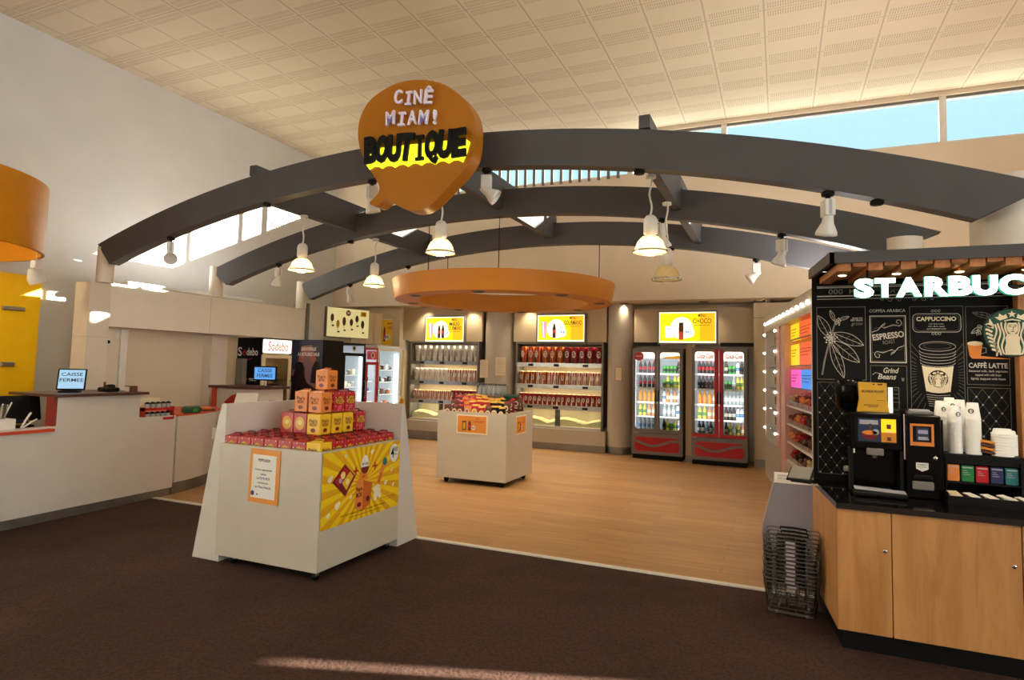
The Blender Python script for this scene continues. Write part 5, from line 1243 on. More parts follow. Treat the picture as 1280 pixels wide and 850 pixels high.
tag(m.build('notice_sheet'), 'white printed sheet lying on top of the grey lilac bin', 'notice')
t = thing('weighing_scale', 'black tilted scale tray standing on the grey lilac bin', 'scale', (.15, 5.72, .855), -.2)
m = MB(); m.T = Matrix.Rotation(.35, 4, 'X'); m.bbox(-.09, -.12, 0, .1, .12, .035, 'black_plastic', .01); m.build('base', t)
m = MB(); m.T = Matrix.Rotation(.35, 4, 'X'); m.box(-.075, -.10, .036, .085, .10, .042, 'steel'); m.build('tray', t)

# stacked wire baskets
def basket_mesh(first):
    m = MB(); L, Wd, h, tp = .36, .26, .20, .83
    def ring(z, s_, r): 
        P = [(x, y, z) for x, y in rrect(-L / 2 * s_, -Wd / 2 * s_, L / 2 * s_, Wd / 2 * s_, .03, 3)]
        m.tube(P, r, 'wire_steel', 5, closed=True)
    ring(h, 1, .0045)
    for k in (2,): ring(h * k / 5, tp + (1 - tp) * k / 5, .0025)
    ring(0.004, tp, .003)
    for k in range(6):
        f = -1 + 2 * k / 5
        for s_ in (-1, 1): m.tube([(f * L / 2 * tp, s_ * Wd / 2 * tp, .004), (f * L / 2, s_ * Wd / 2, h)], .002, 'wire_steel', 4)
        m.tube([(f * L / 2 * tp, -Wd / 2 * tp, .004), (f * L / 2 * tp, Wd / 2 * tp, .004)], .002, 'wire_steel', 4)
    for k in range(5):
        f = -1 + 2 * k / 4
        for s_ in (-1, 1): m.tube([(s_ * L / 2 * tp, f * Wd / 2 * tp, .004), (s_ * L / 2, f * Wd / 2, h)], .002, 'wire_steel', 4)
    return m
b0 = None; NB = 13
for k in range(NB):
    lab = 'wire shopping basket, %s from the bottom of the stack beside the kiosk' % ORD[k] if 0 < k < NB - 1 else ('topmost' if k else 'bottommost') + ' wire shopping basket in the stack beside the kiosk'
    loc = (.075 + .004 * math.sin(k * 2), 5.02 + .004 * math.cos(k * 3), .025 + k * .0275)
    if b0 is None:
        b0 = thing('wire_basket', lab, 'basket', loc, -.12, 'stacked wire shopping baskets'); basket_mesh(1).build('wire_body', b0)
        for s_ in (-1, 1): MB().tube([(-.09, s_ * .125, .19), (-.088, s_ * .123, .207), (0, s_ * .12, .212), (.088, s_ * .123, .207), (.09, s_ * .125, .19)], .006, 'black_plastic', 6).build('handle', b0)
        MB().box(-.03, -.131, .15, .03, -.126, .165, 'gray_light').build('name_plate', b0)
    else: dup(b0, lab, loc, -.12 + .02 * math.sin(k * 1.7))
m = MB(); 
for x, y in ((-.1, -.08), (.1, -.08), (-.1, .08), (.1, .08)): m.ball((x, y, .012), .012, 'lamp_white', 8)
m.tube([(x, y, .02) for x, y in rrect(-.15, -.11, .15, .11, .02, 3)], .005, 'wire_steel', 6, closed=True)
tag(m.build('basket_stand', loc=(.075, 5.02, 0)), 'low wire stand with white feet under the basket stack', 'stand').rotation_euler = (0, 0, -.12)

# ------------------------------------------------------------------ coffee kiosk
KX1 = 1.80
def kx(y): return .325 - (y - 4.48) * .107            # left side of the kiosk
t = thing('kiosk_counter', 'oak fronted coffee kiosk counter with glossy black top at right', 'counter')
P = [(kx(4.50) + .01, 4.50), (KX1, 4.50), (KX1, 5.40), (kx(5.40) + .01, 5.40)]
MB().prism([(p[0] + (.02 if i in (0, 3) else 0), p[1] + (.02 if i in (0, 1) else 0)) for i, p in enumerate(P)], .13, .86, 'oak').build('carcass', t)
MB().prism([(kx(4.48) - .005, 4.47), (KX1, 4.47), (KX1, 5.42), (kx(5.42) - .005, 5.42)], .865, .90, 'counter_black').build('worktop', t)
MB().prism([(kx(4.50) + .03, 4.53), (KX1, 4.53), (KX1, 5.40), (kx(5.4) + .03, 5.40)], 0, .13, 'black').build('kick_plate', t)
MB().add([(kx(4.495), 4.495, .12), (kx(5.40), 5.40, .12), (kx(5.4), 5.40, .862), (kx(4.495), 4.495, .862), (kx(4.5) + .02, 4.515, .12), (kx(5.40) + .02, 5.40, .12), (kx(5.4) + .02, 5.40, .862), (kx(4.5) + .02, 4.515, .862)],
    [(0, 3, 2, 1), (4, 5, 6, 7), (0, 4, 7, 3), (1, 2, 6, 5), (3, 7, 6, 2), (0, 1, 5, 4)], 'oak').build('side_panel', t)
for a, b_, kxx in ((kx(4.5) + .002, .618, .585), (.624, 1.262, 1.225), (1.268, KX1, 1.70)):
    d_ = MB().bbox(a, 4.492, .12, b_, 4.514, .86, 'oak', .002).build('door', t)
    m = MB(); m.T = frame((kxx, 4.492, .63), (1, 0, 0), (0, 0, 1)); m.lathe([(.013, -.001), (.013, .004), (.010, .007), (.0, .007)], 'chrome', 16); m.rect(-.0015, -.006, .0015, .006, .0075, 'black'); m.build('lock', d_)
# back board with chalk drawings
t = thing('chalk_menu_board', 'black coffee menu board with chalk drawings behind the kiosk counter', 'board')
BYY = 5.38
MB().box(.235, BYY, .9, 1.56, BYY + .05, 2.50, 'board_black').build('board', t)
def art(): m = MB(); m.T = frame((0, BYY, 0), (1, 0, 0), (0, 0, 1)); return m
m = art()
for z, w in ((2.385, .004), (2.372, .008), (2.305, .009), (2.285, .004)): m.rect(.27, z, 1.50, z + w, .002, 'chalk')
m.text('000', .40, 2.342, .055, .002, 'chalk_dim', .02, .10); m.text('M', .51, 2.342, .05, .002, 'chalk_dim', .02); m.text('D', .64, 2.342, .05, .002, 'chalk_dim', .02); m.text('A', .78, 2.342, .05, .002, 'chalk_dim', .02)
for s_ in (-1, 1):
    cx = .87
    for k, r in ((.05, .018), (.11, .022), (.16, .012)): m.stroke([(cx + s_ * (k + r * (1 - q / 20) * math.cos(q * .55)), 2.275 + r * (1 - q / 20) * math.sin(q * .55)) for q in range(16)], .004, .002, 'chalk_dim')
m.build('heading', t)
# coffee plant
m = art(); m.frm(.265, 1.665, .60, 2.225, .004, .002, 'chalk_dim')
def leaf(x0, z0, x1, z1, w, mt='chalk', veins=5):
    dx, dz = x1 - x0, z1 - z0; l = math.hypot(dx, dz); nx, nz = -dz / l, dx / l
    for s_ in (-1, 1): m.stroke([(x0 + dx * f + s_ * nx * w * math.sin(PI * f) ** .8, z0 + dz * f + s_ * nz * w * math.sin(PI * f) ** .8) for f in [k / 12 for k in range(13)]], .0035, .002, mt)
    m.stroke([(x0, z0), (x1, z1)], .003, .002, mt)
    for k in range(1, veins):
        f = k / veins
        for s_ in (-1, 1): m.stroke([(x0 + dx * f, z0 + dz * f), (x0 + dx * (f + .12) + s_ * nx * w * .7 * math.sin(PI * f), z0 + dz * (f + .12) + s_ * nz * w * .7 * math.sin(PI * f))], .002, .002, 'chalk_dim')
cx, cz = .36, 1.985
leaf(cx, cz, .275, 2.16, .035); leaf(cx + .02, cz + .04, .585, 1.93, .04); leaf(cx + .01, cz - .02, .555, 1.80, .045); leaf(cx, cz - .03, .45, 1.68, .035); leaf(cx + .03, cz + .13, .36, 2.20, .014, veins=3); leaf(cx + .06, cz + .14, .49, 2.15, .012, veins=3)
m.stroke([(.30, 1.70), (.32, 1.82), (cx, cz), (.40, 2.12)], .012, .002, 'chalk_dim')
for k in range(22): a = k * 2.4; r = .008 + .0018 * k; m.disc(cx + r * math.cos(a), cz + r * math.sin(a), .007, .003, 'chalk', n=8)
for k in range(12): a = k * 2.4; r = .006 + .002 * k; m.disc(.41 + r * math.cos(a), 2.11 + r * math.sin(a), .006, .003, 'chalk', n=8)
m.text('WHERE THE', .545, 2.135, .018, .002, 'chalk', .02, .07); m.text('BEST BEANS', .54, 2.12, .018, .002, 'chalk', .02, .08); m.text('grow', .54, 2.095, .04, .002, 'chalk_dim', .01, .08, shear=.3); m.build('coffee_plant_drawing', t)
# espresso
m = art(); m.text('COFFEA ARABICA', .742, 2.19, .032, .002, 'chalk', .01, .235); m.frm(.625, 1.80, .862, 2.155, .007, .002, 'chalk'); m.frm(.638, 1.813, .849, 2.142, .002, .002, 'chalk_dim')
m.text('ESPRESSO', .745, 2.0, .062, .002, 'chalk', .03, .205, rot=.14); m.text('ROAST', .75, 1.955, .04, .002, 'chalk_dim', .01, .08, rot=.14)
for s_ in (-1, 1):
    q0 = (.745, 1.98)
    def X_(x, z): return (q0[0] + s_ * (x - .745), q0[1] + s_ * (z - 1.98))
    m.stroke([X_(x, z) for x, z in ((.64, 2.03), (.68, 2.045), (.71, 2.085), (.73, 2.10), (.72, 2.08), (.70, 2.075), (.72, 2.06), (.78, 2.085), (.82, 2.075), (.835, 2.095), (.825, 2.12), (.805, 2.12), (.80, 2.10), (.815, 2.095))], .0045, .002, 'chalk')
    m.stroke([X_(.64, 2.01), X_(.66, 2.06), X_(.85, 2.085)], .002, .002, 'chalk_dim')
m.build('espresso_drawing', t)
m = art(); m.frm(.625, 1.45, .862, 1.78, .003, .002, 'chalk_dim'); m.text('Grind', .755, 1.742, .055, .002, 'chalk', .02, .10, shear=.3); m.text('Beans', .73, 1.695, .055, .002, 'chalk', .02, .12, shear=.3)
m.stroke([(.64, 1.71), (.66, 1.725), (.69, 1.72)], .003, .002, 'chalk'); m.poly([(.825, 1.69), (.845, 1.69), (.84, 1.665), (.83, 1.665)], .002, 'chalk_dim')
for q in range(4): m.stroke([(.72 + q * .005, 1.6 - q * .03), (.80 + q * .006, 1.6 - q * .03)], .003, .002, 'chalk_dim')
m.frm(.73, 1.46, .81, 1.62, .004, .002, 'chalk_dim'); m.build('grind_drawing', t)
# cappuccino
m = art(); m.frm(.885, 1.0, 1.215, 2.22, .003, .002, 'chalk_dim')
P = rrect(.905, 2.03, 1.20, 2.165, .03, 4); m.stroke(P, .004, .002, 'chalk', closed=True); P = rrect(.915, 2.04, 1.19, 2.155, .03, 4); m.stroke(P, .002, .002, 'chalk_dim', closed=True)
m.text('CAPPUCCINO', 1.05, 2.125, .042, .003, 'cream', .03, .245)
for q, w in enumerate((.09, .10, .12)): m.text('rich dark roast' if q < 2 else 'and foamed milk', 1.05, 2.09 - q * .018, .016, .003, 'chalk', .005, w)
for z in (2.185, 2.018): 
    for dx in (-.02, 0, .02): m.stroke([(1.05 + dx + .008 * math.cos(a), z + .008 * math.sin(a)) for a in [k * .7 for k in range(9)]], .003, .002, 'chalk')
ox, oz = 1.05, 1.72
for k in range(46):
    a = 2 * PI * k / 46; c_, s_ = math.cos(a), math.sin(a)
    if s_ > .86: continue
    r0, r1 = .17, .40
    r1 = min(r1, (.160 / abs(c_)) if abs(c_) > .01 else 9)
    if s_ > 0: r1 = min(r1, .285 / max(s_, .01))
    if r1 > r0 * .8: m.stroke([(ox + min(r0, r1 * .8) * c_, oz + min(r0, r1 * .8) * s_), (ox + r1 * c_, oz + r1 * s_)], .002, .0015, 'chalk_dim')
cup_ = [(.94, 1.86), (1.165, 1.86), (1.125, 1.47), (.98, 1.47)]
m.poly(cup_, .003, 'board_black')
for k in range(5): m.stroke([(1.053 + .112 * (1 - k * .012) * math.cos(PI + PI * q / 16), 1.895 - k * .022 + .03 * math.sin(PI + PI * q / 16)) for q in range(17)], .003, .004, 'chalk')
m.stroke([(1.053 + .112 * math.cos(2 * PI * q / 24), 1.925 + .035 * math.sin(2 * PI * q / 24)) for q in range(24)], .003, .004, 'chalk', closed=True); m.stroke([(1.053 + .085 * math.cos(2 * PI * q / 24), 1.928 + .022 * math.sin(2 * PI * q / 24)) for q in range(24)], .002, .004, 'chalk_dim', closed=True)
m.poly([(.955, 1.785), (.99, 1.775), (1.053, 1.77), (1.115, 1.775), (1.150, 1.785), (1.128, 1.60), (1.09, 1.59), (1.053, 1.587), (1.015, 1.59), (.978, 1.60)], .004, 'cream')
for k in range(13): f = k / 12; m.stroke([(.958 + f * .19, 1.78), (.98 + f * .146, 1.595)], .002, .005, 'chalk')
for k in range(6): m.stroke([(.98 + k * .003, 1.575 - k * .016), (1.053, 1.567 - k * .016), (1.126 - k * .003, 1.575 - k * .016)], .003, .004, 'chalk')
def siren(m, cx, cz, r, z, dk, lt):
    m.disc(cx, cz, r, z, dk, n=40)
    def p(x, y): return (cx + x * r, cz + y * r)
    e = .0012; z1 = z + e
    # hair and body
    for s_ in (-1, 1):
        for k in range(4):
            o = .20 + k * .13
            m.stroke([p(s_ * (o + .05 * math.sin(q * .9 + k)), .48 - q * .135 - k * .04) for q in range(11)], .062 * r, z1, lt)
        for k in range(7):                                       # tail stripes
            zz = .30 - k * .17; xx = .93 - max(0, -zz) * .28 - (.05 if zz > .2 else 0)
            m.stroke([p(s_ * (xx - .24), zz - .10), p(s_ * (xx - .10), zz - .01), p(s_ * xx, zz + .02)], .085 * r, z1, lt)
        m.poly([p(s_ * .62, .30), p(s_ * .78, .62), p(s_ * .80, .42), p(s_ * .95, .36), p(s_ * .80, .20)], z1, lt)
        m.poly([p(s_ * .15, .62), p(s_ * .42, .52), p(s_ * .60, .66), p(s_ * .46, .68), p(s_ * .44, .82), p(s_ * .30, .72), p(s_ * .2, .80)], z1, lt)
    m.poly([p(-.25, -.2), p(-.16, -.05), p(.16, -.05), p(.25, -.2), p(.22, -.55), p(.28, -.93), p(-.28, -.93), p(-.22, -.55)], z1 + e, lt)
    m.disc(*p(0, .22), .20 * r, z1 + 2 * e, lt, ry=.28 * r); m.poly([p(-.2, .42), p(.2, .42), p(.26, .58), p(0, .62), p(-.26, .58)], z1 + 2 * e, dk); m.stroke([p(-.28, .5), p(0, .56), p(.28, .5)], .05 * r, z1 + 3 * e, lt)
    m.poly([p(.16 * math.sin(PI * k / 5) * (1 if k % 2 == 0 else .42), .78 + .16 * math.cos(PI * k / 5) * (1 if k % 2 == 0 else .42)) for k in range(10)], z1 + e, lt)
    for s_ in (-1, 1): m.stroke([p(s_ * .13, .27), p(s_ * .05, .25)], .03 * r, z1 + 4 * e, dk); m.stroke([p(s_ * .14, .33), p(s_ * .04, .32)], .02 * r, z1 + 4 * e, dk)
    m.stroke([p(.02, .26), p(.03, .14), p(-.02, .13)], .02 * r, z1 + 4 * e, dk); m.stroke([p(-.06, .06), p(0, .045), p(.06, .06)], .028 * r, z1 + 4 * e, dk)
siren(m, 1.053, 1.69, .062, .006, 'board_black', 'cream'); m.build('cappuccino_drawing', t)
# caffe latte
m = art(); m.frm(1.228, 1.655, 1.478, 2.215, .003, .002, 'chalk_dim')
leaf(1.40, 2.13, 1.27, 2.17, .018, 'chalk_dim', 4); leaf(1.41, 2.12, 1.47, 2.20, .012, 'chalk_dim', 3); leaf(1.33, 2.07, 1.26, 2.02, .015, 'chalk', 3); leaf(1.30, 2.05, 1.31, 1.98, .012, 'chalk', 3); m.stroke([(1.29, 2.04), (1.36, 2.09), (1.44, 2.14)], .004, .002, 'chalk_dim')
for x, z in ((1.31, 2.07), (1.33, 2.055), (1.35, 2.085), (1.37, 2.08)): m.stroke([(x + .011 * math.cos(a), z + .011 * math.sin(a)) for a in [k * .7 for k in range(10)]], .003, .002, 'chalk')
m.poly([(1.236, 1.945), (1.325, 1.945), (1.312, 1.86), (1.49, 1.84), (1.262, 1.84), (1.247, 1.86)], .002, 'orange'); m.disc(1.28, 1.948, .046, .003, 'cream', ry=.016); m.stroke([(1.32, 1.92), (1.345, 1.915), (1.345, 1.885), (1.315, 1.875)], .007, .002, 'chalk_dim')
m.text('CAFFÈ LATTE', 1.352, 1.79, .048, .002, 'chalk', .03, .225)
for q, w in enumerate((.225, .15, .20)): m.text(['Steamed milk, dark espresso', 'topped with milk foam', 'lightly topped with foam'][q], 1.352, 1.752 - q * .027, .022, .002, 'chalk', .006, w)
m.build('latte_drawing', t)
m = art()
for x0, x1, z0, z1 in ((.265, .60, .95, 1.645), (1.228, 1.478, .95, 1.635)):
    m = art(); m.frm(x0, z0, x1, z1, .003, .002, 'chalk_dim'); nx = 4 if x1 - x0 > .3 else 3; dx = (x1 - x0 - .03) / nx; nz = int((z1 - z0 - .02) / (dx * 1.3)); dz = (z1 - z0 - .02) / nz
    for i in range(nx):
        for j in range(nz):
            a, b_ = x0 + .015 + i * dx, z0 + .01 + j * dz
            m.stroke([(a, b_), (a + dx, b_ + dz)], .0015, .002, 'chalk_dim'); m.stroke([(a + dx, b_), (a, b_ + dz)], .0015, .0022, 'chalk_dim'); m.disc(a + dx / 2, b_ + dz / 2, .006, .0028, 'chalk', n=8); m.disc(a, b_, .006, .0028, 'chalk', n=8)
    m.build('lattice_pattern', t)
# post, canopy, slats
tag(MB().bbox(1.50, 5.26, .9, 1.60, 5.36, 2.40, 'post_wood', .004).build('wooden_post'), 'reddish wooden post at the right of the chalk menu board', 'post')
t = thing('kiosk_canopy', 'dark framed canopy with wooden slats above the coffee kiosk', 'canopy')
cyf = 4.68; cz0, cz1 = 2.455, 2.53
P = [(kx(cyf) + .01, cyf), (KX1, cyf), (KX1, 5.43), (kx(5.43) - .01, 5.43)]
MB().prism([(p[0] + (.03 if i in (0, 3) else 0), p[1] + (.03 if i < 2 else 0)) for i, p in enumerate(P)], cz1 - .02, cz1 - .005, 'board_black').build('roof', t)
m = MB(); m.prism([P[0], P[1], (P[1][0], cyf + .03), (P[0][0] + .02, cyf + .03)], cz0, cz1, 'beam_grey'); m.prism([P[0], (P[0][0] + .03, P[0][1]), (P[3][0] + .03, P[3][1]), P[3]], cz0, cz1, 'beam_grey'); m.build('frame', t)
k = 0; x = kx(cyf) + .06
while x < KX1 - .08:
    dz = .028 if k % 2 else 0
    x_ = x; m = MB(); sl = lambda y: kx(y) - kx(cyf)
    f_ = max(0, 1 - k / 14)
    m.add([(x + (sl(y) * f_ if y > 5 else 0) + w, y, z) for z in (2.405 + dz, 2.455 + dz * .4) for y in (cyf + .035, 5.375) for w in (0, .082)], [(0, 2, 3, 1), (4, 5, 7, 6), (0, 1, 5, 4), (2, 6, 7, 3), (0, 4, 6, 2), (1, 3, 7, 5)], 'slat_wood'); m.build('slat', t)
    x += .093; k += 1
for px_ in (.41, .74, 1.10, 1.46):
    m = MB(); m.lathe([(.0, -.006), (.022, -.006), (.028, 0)][::-1], 'led_warm', 14, (px_ + .0, 4.93, 2.405)); m.build('downlight', t)
    L = bpy.data.lights.new('canopy_light', 'SPOT'); L.energy = 5.5; L.color = (1, .82, .6); L.spot_size = 2.3; L.spot_blend = .8; L.shadow_soft_size = .02
    o = bpy.data.objects.new('canopy_light', L); col.objects.link(o); o.parent = t; o.location = (px_, 4.93, 2.39)
# lit name letters
t = thing('illuminated_letters', 'glowing white STARBUCKS lettering hanging under the kiosk canopy'.replace('STARBUCKS', 'shop name'), 'sign')
LY = 4.72; widths = {'S': .115, 'T': .118, 'A': .14, 'R': .13, 'B': .125, 'U': .13, 'C': .135, 'K': .13}
x = .462
for ch in 'STARBUCKS':
    w = widths[ch]; m = MB(); m.T = frame((0, LY, 0), (1, 0, 0), (0, 0, 1)); m.text(ch, x + w / 2, 2.278, .158, 0.001, 'letters_lit', .055, w, ext=.006)
    l_ = m.build('letter', t); m = MB(); m.T = frame((0, LY, 0), (1, 0, 0), (0, 0, 1)); m.text(ch, x + w / 2, 2.278, .162, -.022, 'letter_side', .062, w * 1.03, ext=.12); m.build('letter_body', l_)
    x += w + .006
m = MB(); m.cyl((.545, LY + .03, 2.3), (.545, LY + .03, 2.41), .008, 'black'); m.cyl((1.5, LY + .03, 2.3), (1.5, LY + .03, 2.41), .008, 'black'); m.box(.48, LY + .025, 2.27, 1.68, LY + .04, 2.285, 'black'); m.build('rail', t)
t = thing('round_logo_sign', 'round green and cream mermaid emblem disc at the right edge of kiosk', 'sign', (0, 0, 0)); t.matrix_basis = frame((1.315, 4.72, 1.985), (1, 0, 0), (0, 0, 1))
m = MB(); m.lathe([(.15, -.03), (.15, 0)], 'black', 48); m.build('housing', t)
m = MB(); siren(m, 0, 0, .146, .0012, 'logo_green', 'cream'); m.build('emblem', t)
m = MB(); m.box(-.02, -.02, -.66, .02, .02, -.03, 'black'); m.build('bracket', t)

# coffee machine
t = thing('coffee_machine', 'black self service coffee machine with touch screen on kiosk counter', 'coffee machine', (.44, 4.90, .90))
m = MB(); m.bbox(0, 0, .30, .315, .40, .55, 'black_gloss', .008); m.box(.0, .14, 0, .315, .40, .30, 'black_gloss'); m.box(0, 0, .02, .02, .14, .30, 'black_plastic'); m.box(.295, 0, .02, .315, .14, .30, 'black_plastic'); m.build('body', t)
m = MB(); m.T = frame((.03, -.002, .345), (1, 0, 0), (0, 0, 1)); m.rect(0, 0, .255, .175, .001, 'black'); m.rect(.02, .01, .155, .165, .002, 'screen_dark'); m.rect(.03, .125, .14, .155, .003, 'gray_light'); m.disc(.09, .055, .05, .003, 'dark_red', ry=.032); m.disc(.09, .07, .046, .004, 'orange', ry=.015); m.rect(.085, .09, .10, .13, .0045, 'brown'); m.disc(.125, .075, .02, .004, 'gray_light')
m.rect(.158, .01, .245, .165, .002, 'menu_amber'); m.rect(.158, .01, .245, .075, .003, 'orange_poster'); m.rect(.19, .10, .215, .13, .004, 'brown'); m.rect(.185, .078, .22, .086, .004, 'paper'); m.rect(.192, .02, .215, .045, .004, 'brown'); m.build('touch_screen', t)
m = MB(); m.bbox(.06, -.01, .02, .26, .13, .03, 'steel', .004); m.bbox(.0, -.05, 0, .315, .14, .02, 'black_gloss', .006); m.build('drip_tray', t)
m = MB(); m.add([(.015, -.11, .045), (.315, -.11, .035), (.315, -.02, .042), (.015, -.02, .055)], [(0, 1, 2, 3)], 'gray_light'); m.bbox(.01, -.12, 0, .32, .0, .035, 'black_plastic', .01); m.build('front_ledge', t)
m = MB(); m.bbox(.10, -.015, .265, .20, .02, .31, 'gray_plastic', .004); m.cyl((.15, .04, .24), (.15, .04, .30), .018, 'steel'); m.build('spout', t)
m = MB(); m.bbox(.005, .0, .27, .03, .004, .30, 'lamp_white', .001); m.build('button', t); m = MB(); m.lathe([(.0, 0), (.02, 0), (.02, .03), (.015, .035)], 'gray_plastic', 14, (-.02, .03, .14)); m.build('milk_tap', t)
MB().box(.318, -.003, .25, .326, .01, .55, 'chrome').build('edge_strip', t)
m = MB(); m.lathe([(.07, .55), (.09, .57), (.095, .72), (.09, .77), (.0, .775)], 'black_gloss', 24, (.02, .26, 0)); m.build('bean_hopper', t)
t = thing('payment_unit', 'tall black payment column with orange framed screen beside coffee machine', 'payment terminal', (.77, 4.90, .90))
m = MB(); m.bbox(0, 0, 0, .20, .38, .545, 'black_gloss', .006); m.box(.20, .02, .0, .215, .36, .52, 'black_gloss'); m.build('body', t)
m = MB(); m.T = frame((.025, -.002, .345), (1, 0, 0), (0, 0, 1)); m.rect(0, 0, .135, .145, .001, 'orange'); m.rect(.015, .025, .12, .13, .002, 'black'); m.rect(.035, .035, .105, .12, .003, 'screen_dark'); m.rect(.045, .08, .10, .105, .004, 'lilac'); m.rect(.045, .04, .10, .06, .004, 'gray_light'); m.disc(.10, .045, .006, .004, 'gray_light'); m.build('touch_screen', t)
m = MB(); m.T = frame((.055, -.002, .195), (1, 0, 0), (0, 0, 1)); m.poly([(0, 0), (.035, -.018), (.07, 0), (.07, .04), (0, .04)], .001, 'paper'); m.text('PAIEMENT', .035, .026, .012, .002, 'black', .01, .055); m.text('SANS CONTACT', .035, .012, .01, .002, 'black', .01, .055); m.build('sticker', t)
m = MB(); m.bbox(.03, -.03, .06, .15, .0, .115, 'gray_plastic', .006); m.bbox(.035, -.025, .13, .145, .0, .155, 'black_plastic', .004); m.build('card_slot', t)
m = MB(); m.T = frame((.165, 0, .27), (1, 0, 0), (0, 0, 1)); m.lathe([(.014, 0), (.014, .006), (.0, .007)], 'chrome', 14); m.build('lock', t)
m = MB(); m.tube([(-.16, 0, 0), (-.1, .0, .03), (-.05, 0, .02), (0, .0, .035), (.04, 0, .01)], .006, 'black_plastic'); m.bbox(-.03, -.05, 0, .12, .05, .02, 'gray_plastic', .004); m.bbox(-.02, -.04, .02, .10, .04, .032, 'gray_light', .004)
tag(m.build('cable_tray', loc=(.83, 5.04, 1.447)), 'small grey tray with black cable on top of the payment column', 'tray')
m = MB(); m.T = frame((.59, 4.97, 1.452), (1, 0, 0), (0, 0, 1))
m.prism([(-.095, 0), (.10, 0), (.085, .09), (.085, .2), (-.085, .205), (-.08, .09)], -.05, 0, 'gold'); m.text('BLONDE ROAST', 0, .14, .022, .002, 'brown', .03, .135); m.text('BLONDE ROAST', -.01, .045, .014, .002, 'brown', .02, .09); m.rect(-.03, .033, .03, .036, .002, 'brown'); m.rect(0, .185, .012, .195, .002, 'brown'); m.rect(.03, .185, .06, .195, .002, 'dark_red'); m.rect(.02, .08, .075, .082, .002, 'brown')
tag(m.build('roast_sign'), 'mustard yellow BLONDE ROAST bag shaped sign on top of coffee machine'.replace('BLONDE ROAST ', ''), 'sign')
m = MB(); m.box(-.012, -.01, 0, .012, .01, .17, 'menu_white'); tag(m.build('light_stick', loc=(.70, 5.0, 1.452)), 'thin bright stick standing right of the mustard yellow sign', 'lamp')
# condiment rack
t = thing('condiment_rack', 'black rack holding five sugar card packs, right of payment column', 'rack', (.995, 4.93, .90))
m = MB(); m.box(0, .02, .27, .43, .32, .30, 'black_plastic'); m.box(0, .30, 0, .43, .32, .27, 'black_plastic'); m.box(.40, .0, .0, .43, .30, .27, 'black_plastic'); m.box(0, .0, .0, .008, .30, .27, 'black_plastic'); m.box(.008, .01, .115, .40, .30, .125, 'black_plastic'); m.box(0, .018, .24, .43, .02, .30, 'black_plastic'); m.build('frame', t)
m = MB(); m.box(-.02, -.14, 0, .46, .0, .02, 'black_plastic'); m.box(-.02, -.15, 0, .46, -.14, .055, 'black_plastic')
for k in range(6): m.box(-.02 + k * .094, -.14, .02, -.014 + k * .094, .0, .06, 'black_plastic')
m.build('front_tray', t)
for k, (c, nm) in enumerate((('orange', 'pale orange'), ('green', 'green'), ('red', 'red'), ('navy', 'dark blue'), ('teal', 'teal'))):
    T_ = thing('sachet_pack', '%s sachet pack standing in the black condiment rack' % nm, 'sachet pack', (1.008 + k * .078, 4.95, 1.026), 0, None)
    m = MB(); m.bbox(0, 0, 0, .068, .03, .105, c, .003); m.build('pack', T_); m = MB(); m.T = frame((0, -.001, 0), (1, 0, 0), (0, 0, 1)); m.rect(.006, .088, .062, .096, .0005, 'gray_light')
    for q in range(3): m.rect(.008, .07 - q * .012, .03 + q * .008, .073 - q * .012, .0005, 'gray_light')
    m.build('print', T_)

def fan(x, c, n, lab, cat, name, rz):
    m = MB()
    for k in range(n): m.T = Matrix.Translation((0, 0, .004 * k)) @ Matrix.Rotation(rz + (k - n / 2) * .09, 4, 'Z') @ Matrix.Rotation(.18, 4, 'X'); m.bbox(-.03, -.055, 0, .03, .055, .003, c if k % 2 else 'paper', .001)
    m.T = None; tag(m.build(name, loc=(x, 4.865, .935)), lab, cat)
fan(1.03, 'cream', 6, 'pile of white napkins in front of the condiment rack', 'napkin', 'napkin_pile', .0)
fan(1.13, 'orange', 5, 'orange and white sugar sachets in front tray of the rack', 'sachets', 'sugar_sachets', .5)
fan(1.22, 'brown', 5, 'brown and white sugar sachets in the middle of the front tray', 'sachets', 'sugar_sachets', .4)
fan(1.31, 'paper', 6, 'white sugar sachets toward the right of the front tray', 'sachets', 'sugar_sachets', .6)
fan(1.40, 'cream', 5, 'cream stirrer sachets at the right end of the front tray', 'sachets', 'sugar_sachets', .7)
# cups in stacks
def paper_cup(logo=True, s_=1.0, name='paper_cup'):
    m = MB(); m.lathe([(.030 * s_, .0), (.042 * s_, .115 * s_)][::-1], 'white', 18, caps=False); m.add([(.030 * s_ * math.cos(a), .030 * s_ * math.sin(a), .115 * s_) for a in [0]], [], 'white')
    return m
def cup_geo(r0, r1, h, logo):
    """paper cup standing upside down: wide rim at z 0"""
    m = MB(); m.lathe([(r1 + .0015, 0), (r1 + .0025, .003), (r1, .006), (r0, h), (r0 - .002, h + .001)], 'white', 20, caps=True)
    m.lathe([(.0, h + .0005), (r0 - .003, h + .0005)], 'white', 20, caps=False)
    if logo:
        rr = (r0 + r1) / 2; T0 = frame((0, -rr - .0015, h * .52), (1, 0, 0), (0, (r1 - r0) / h, 1)); m.T = T0
        m.disc(0, 0, .016, 0.001, 'dark_green', n=20); m.disc(0, .004, .005, .002, 'white', ry=.007, n=10); m.poly([(-.006, -.012), (.006, -.012), (.004, -.003), (-.004, -.003)], .002, 'white')
        for q in (-1, 1): m.stroke([(q * .009, .008), (q * .007, .0), (q * .01, -.008)], .002, .002, 'white')
        m.T = None
    return m
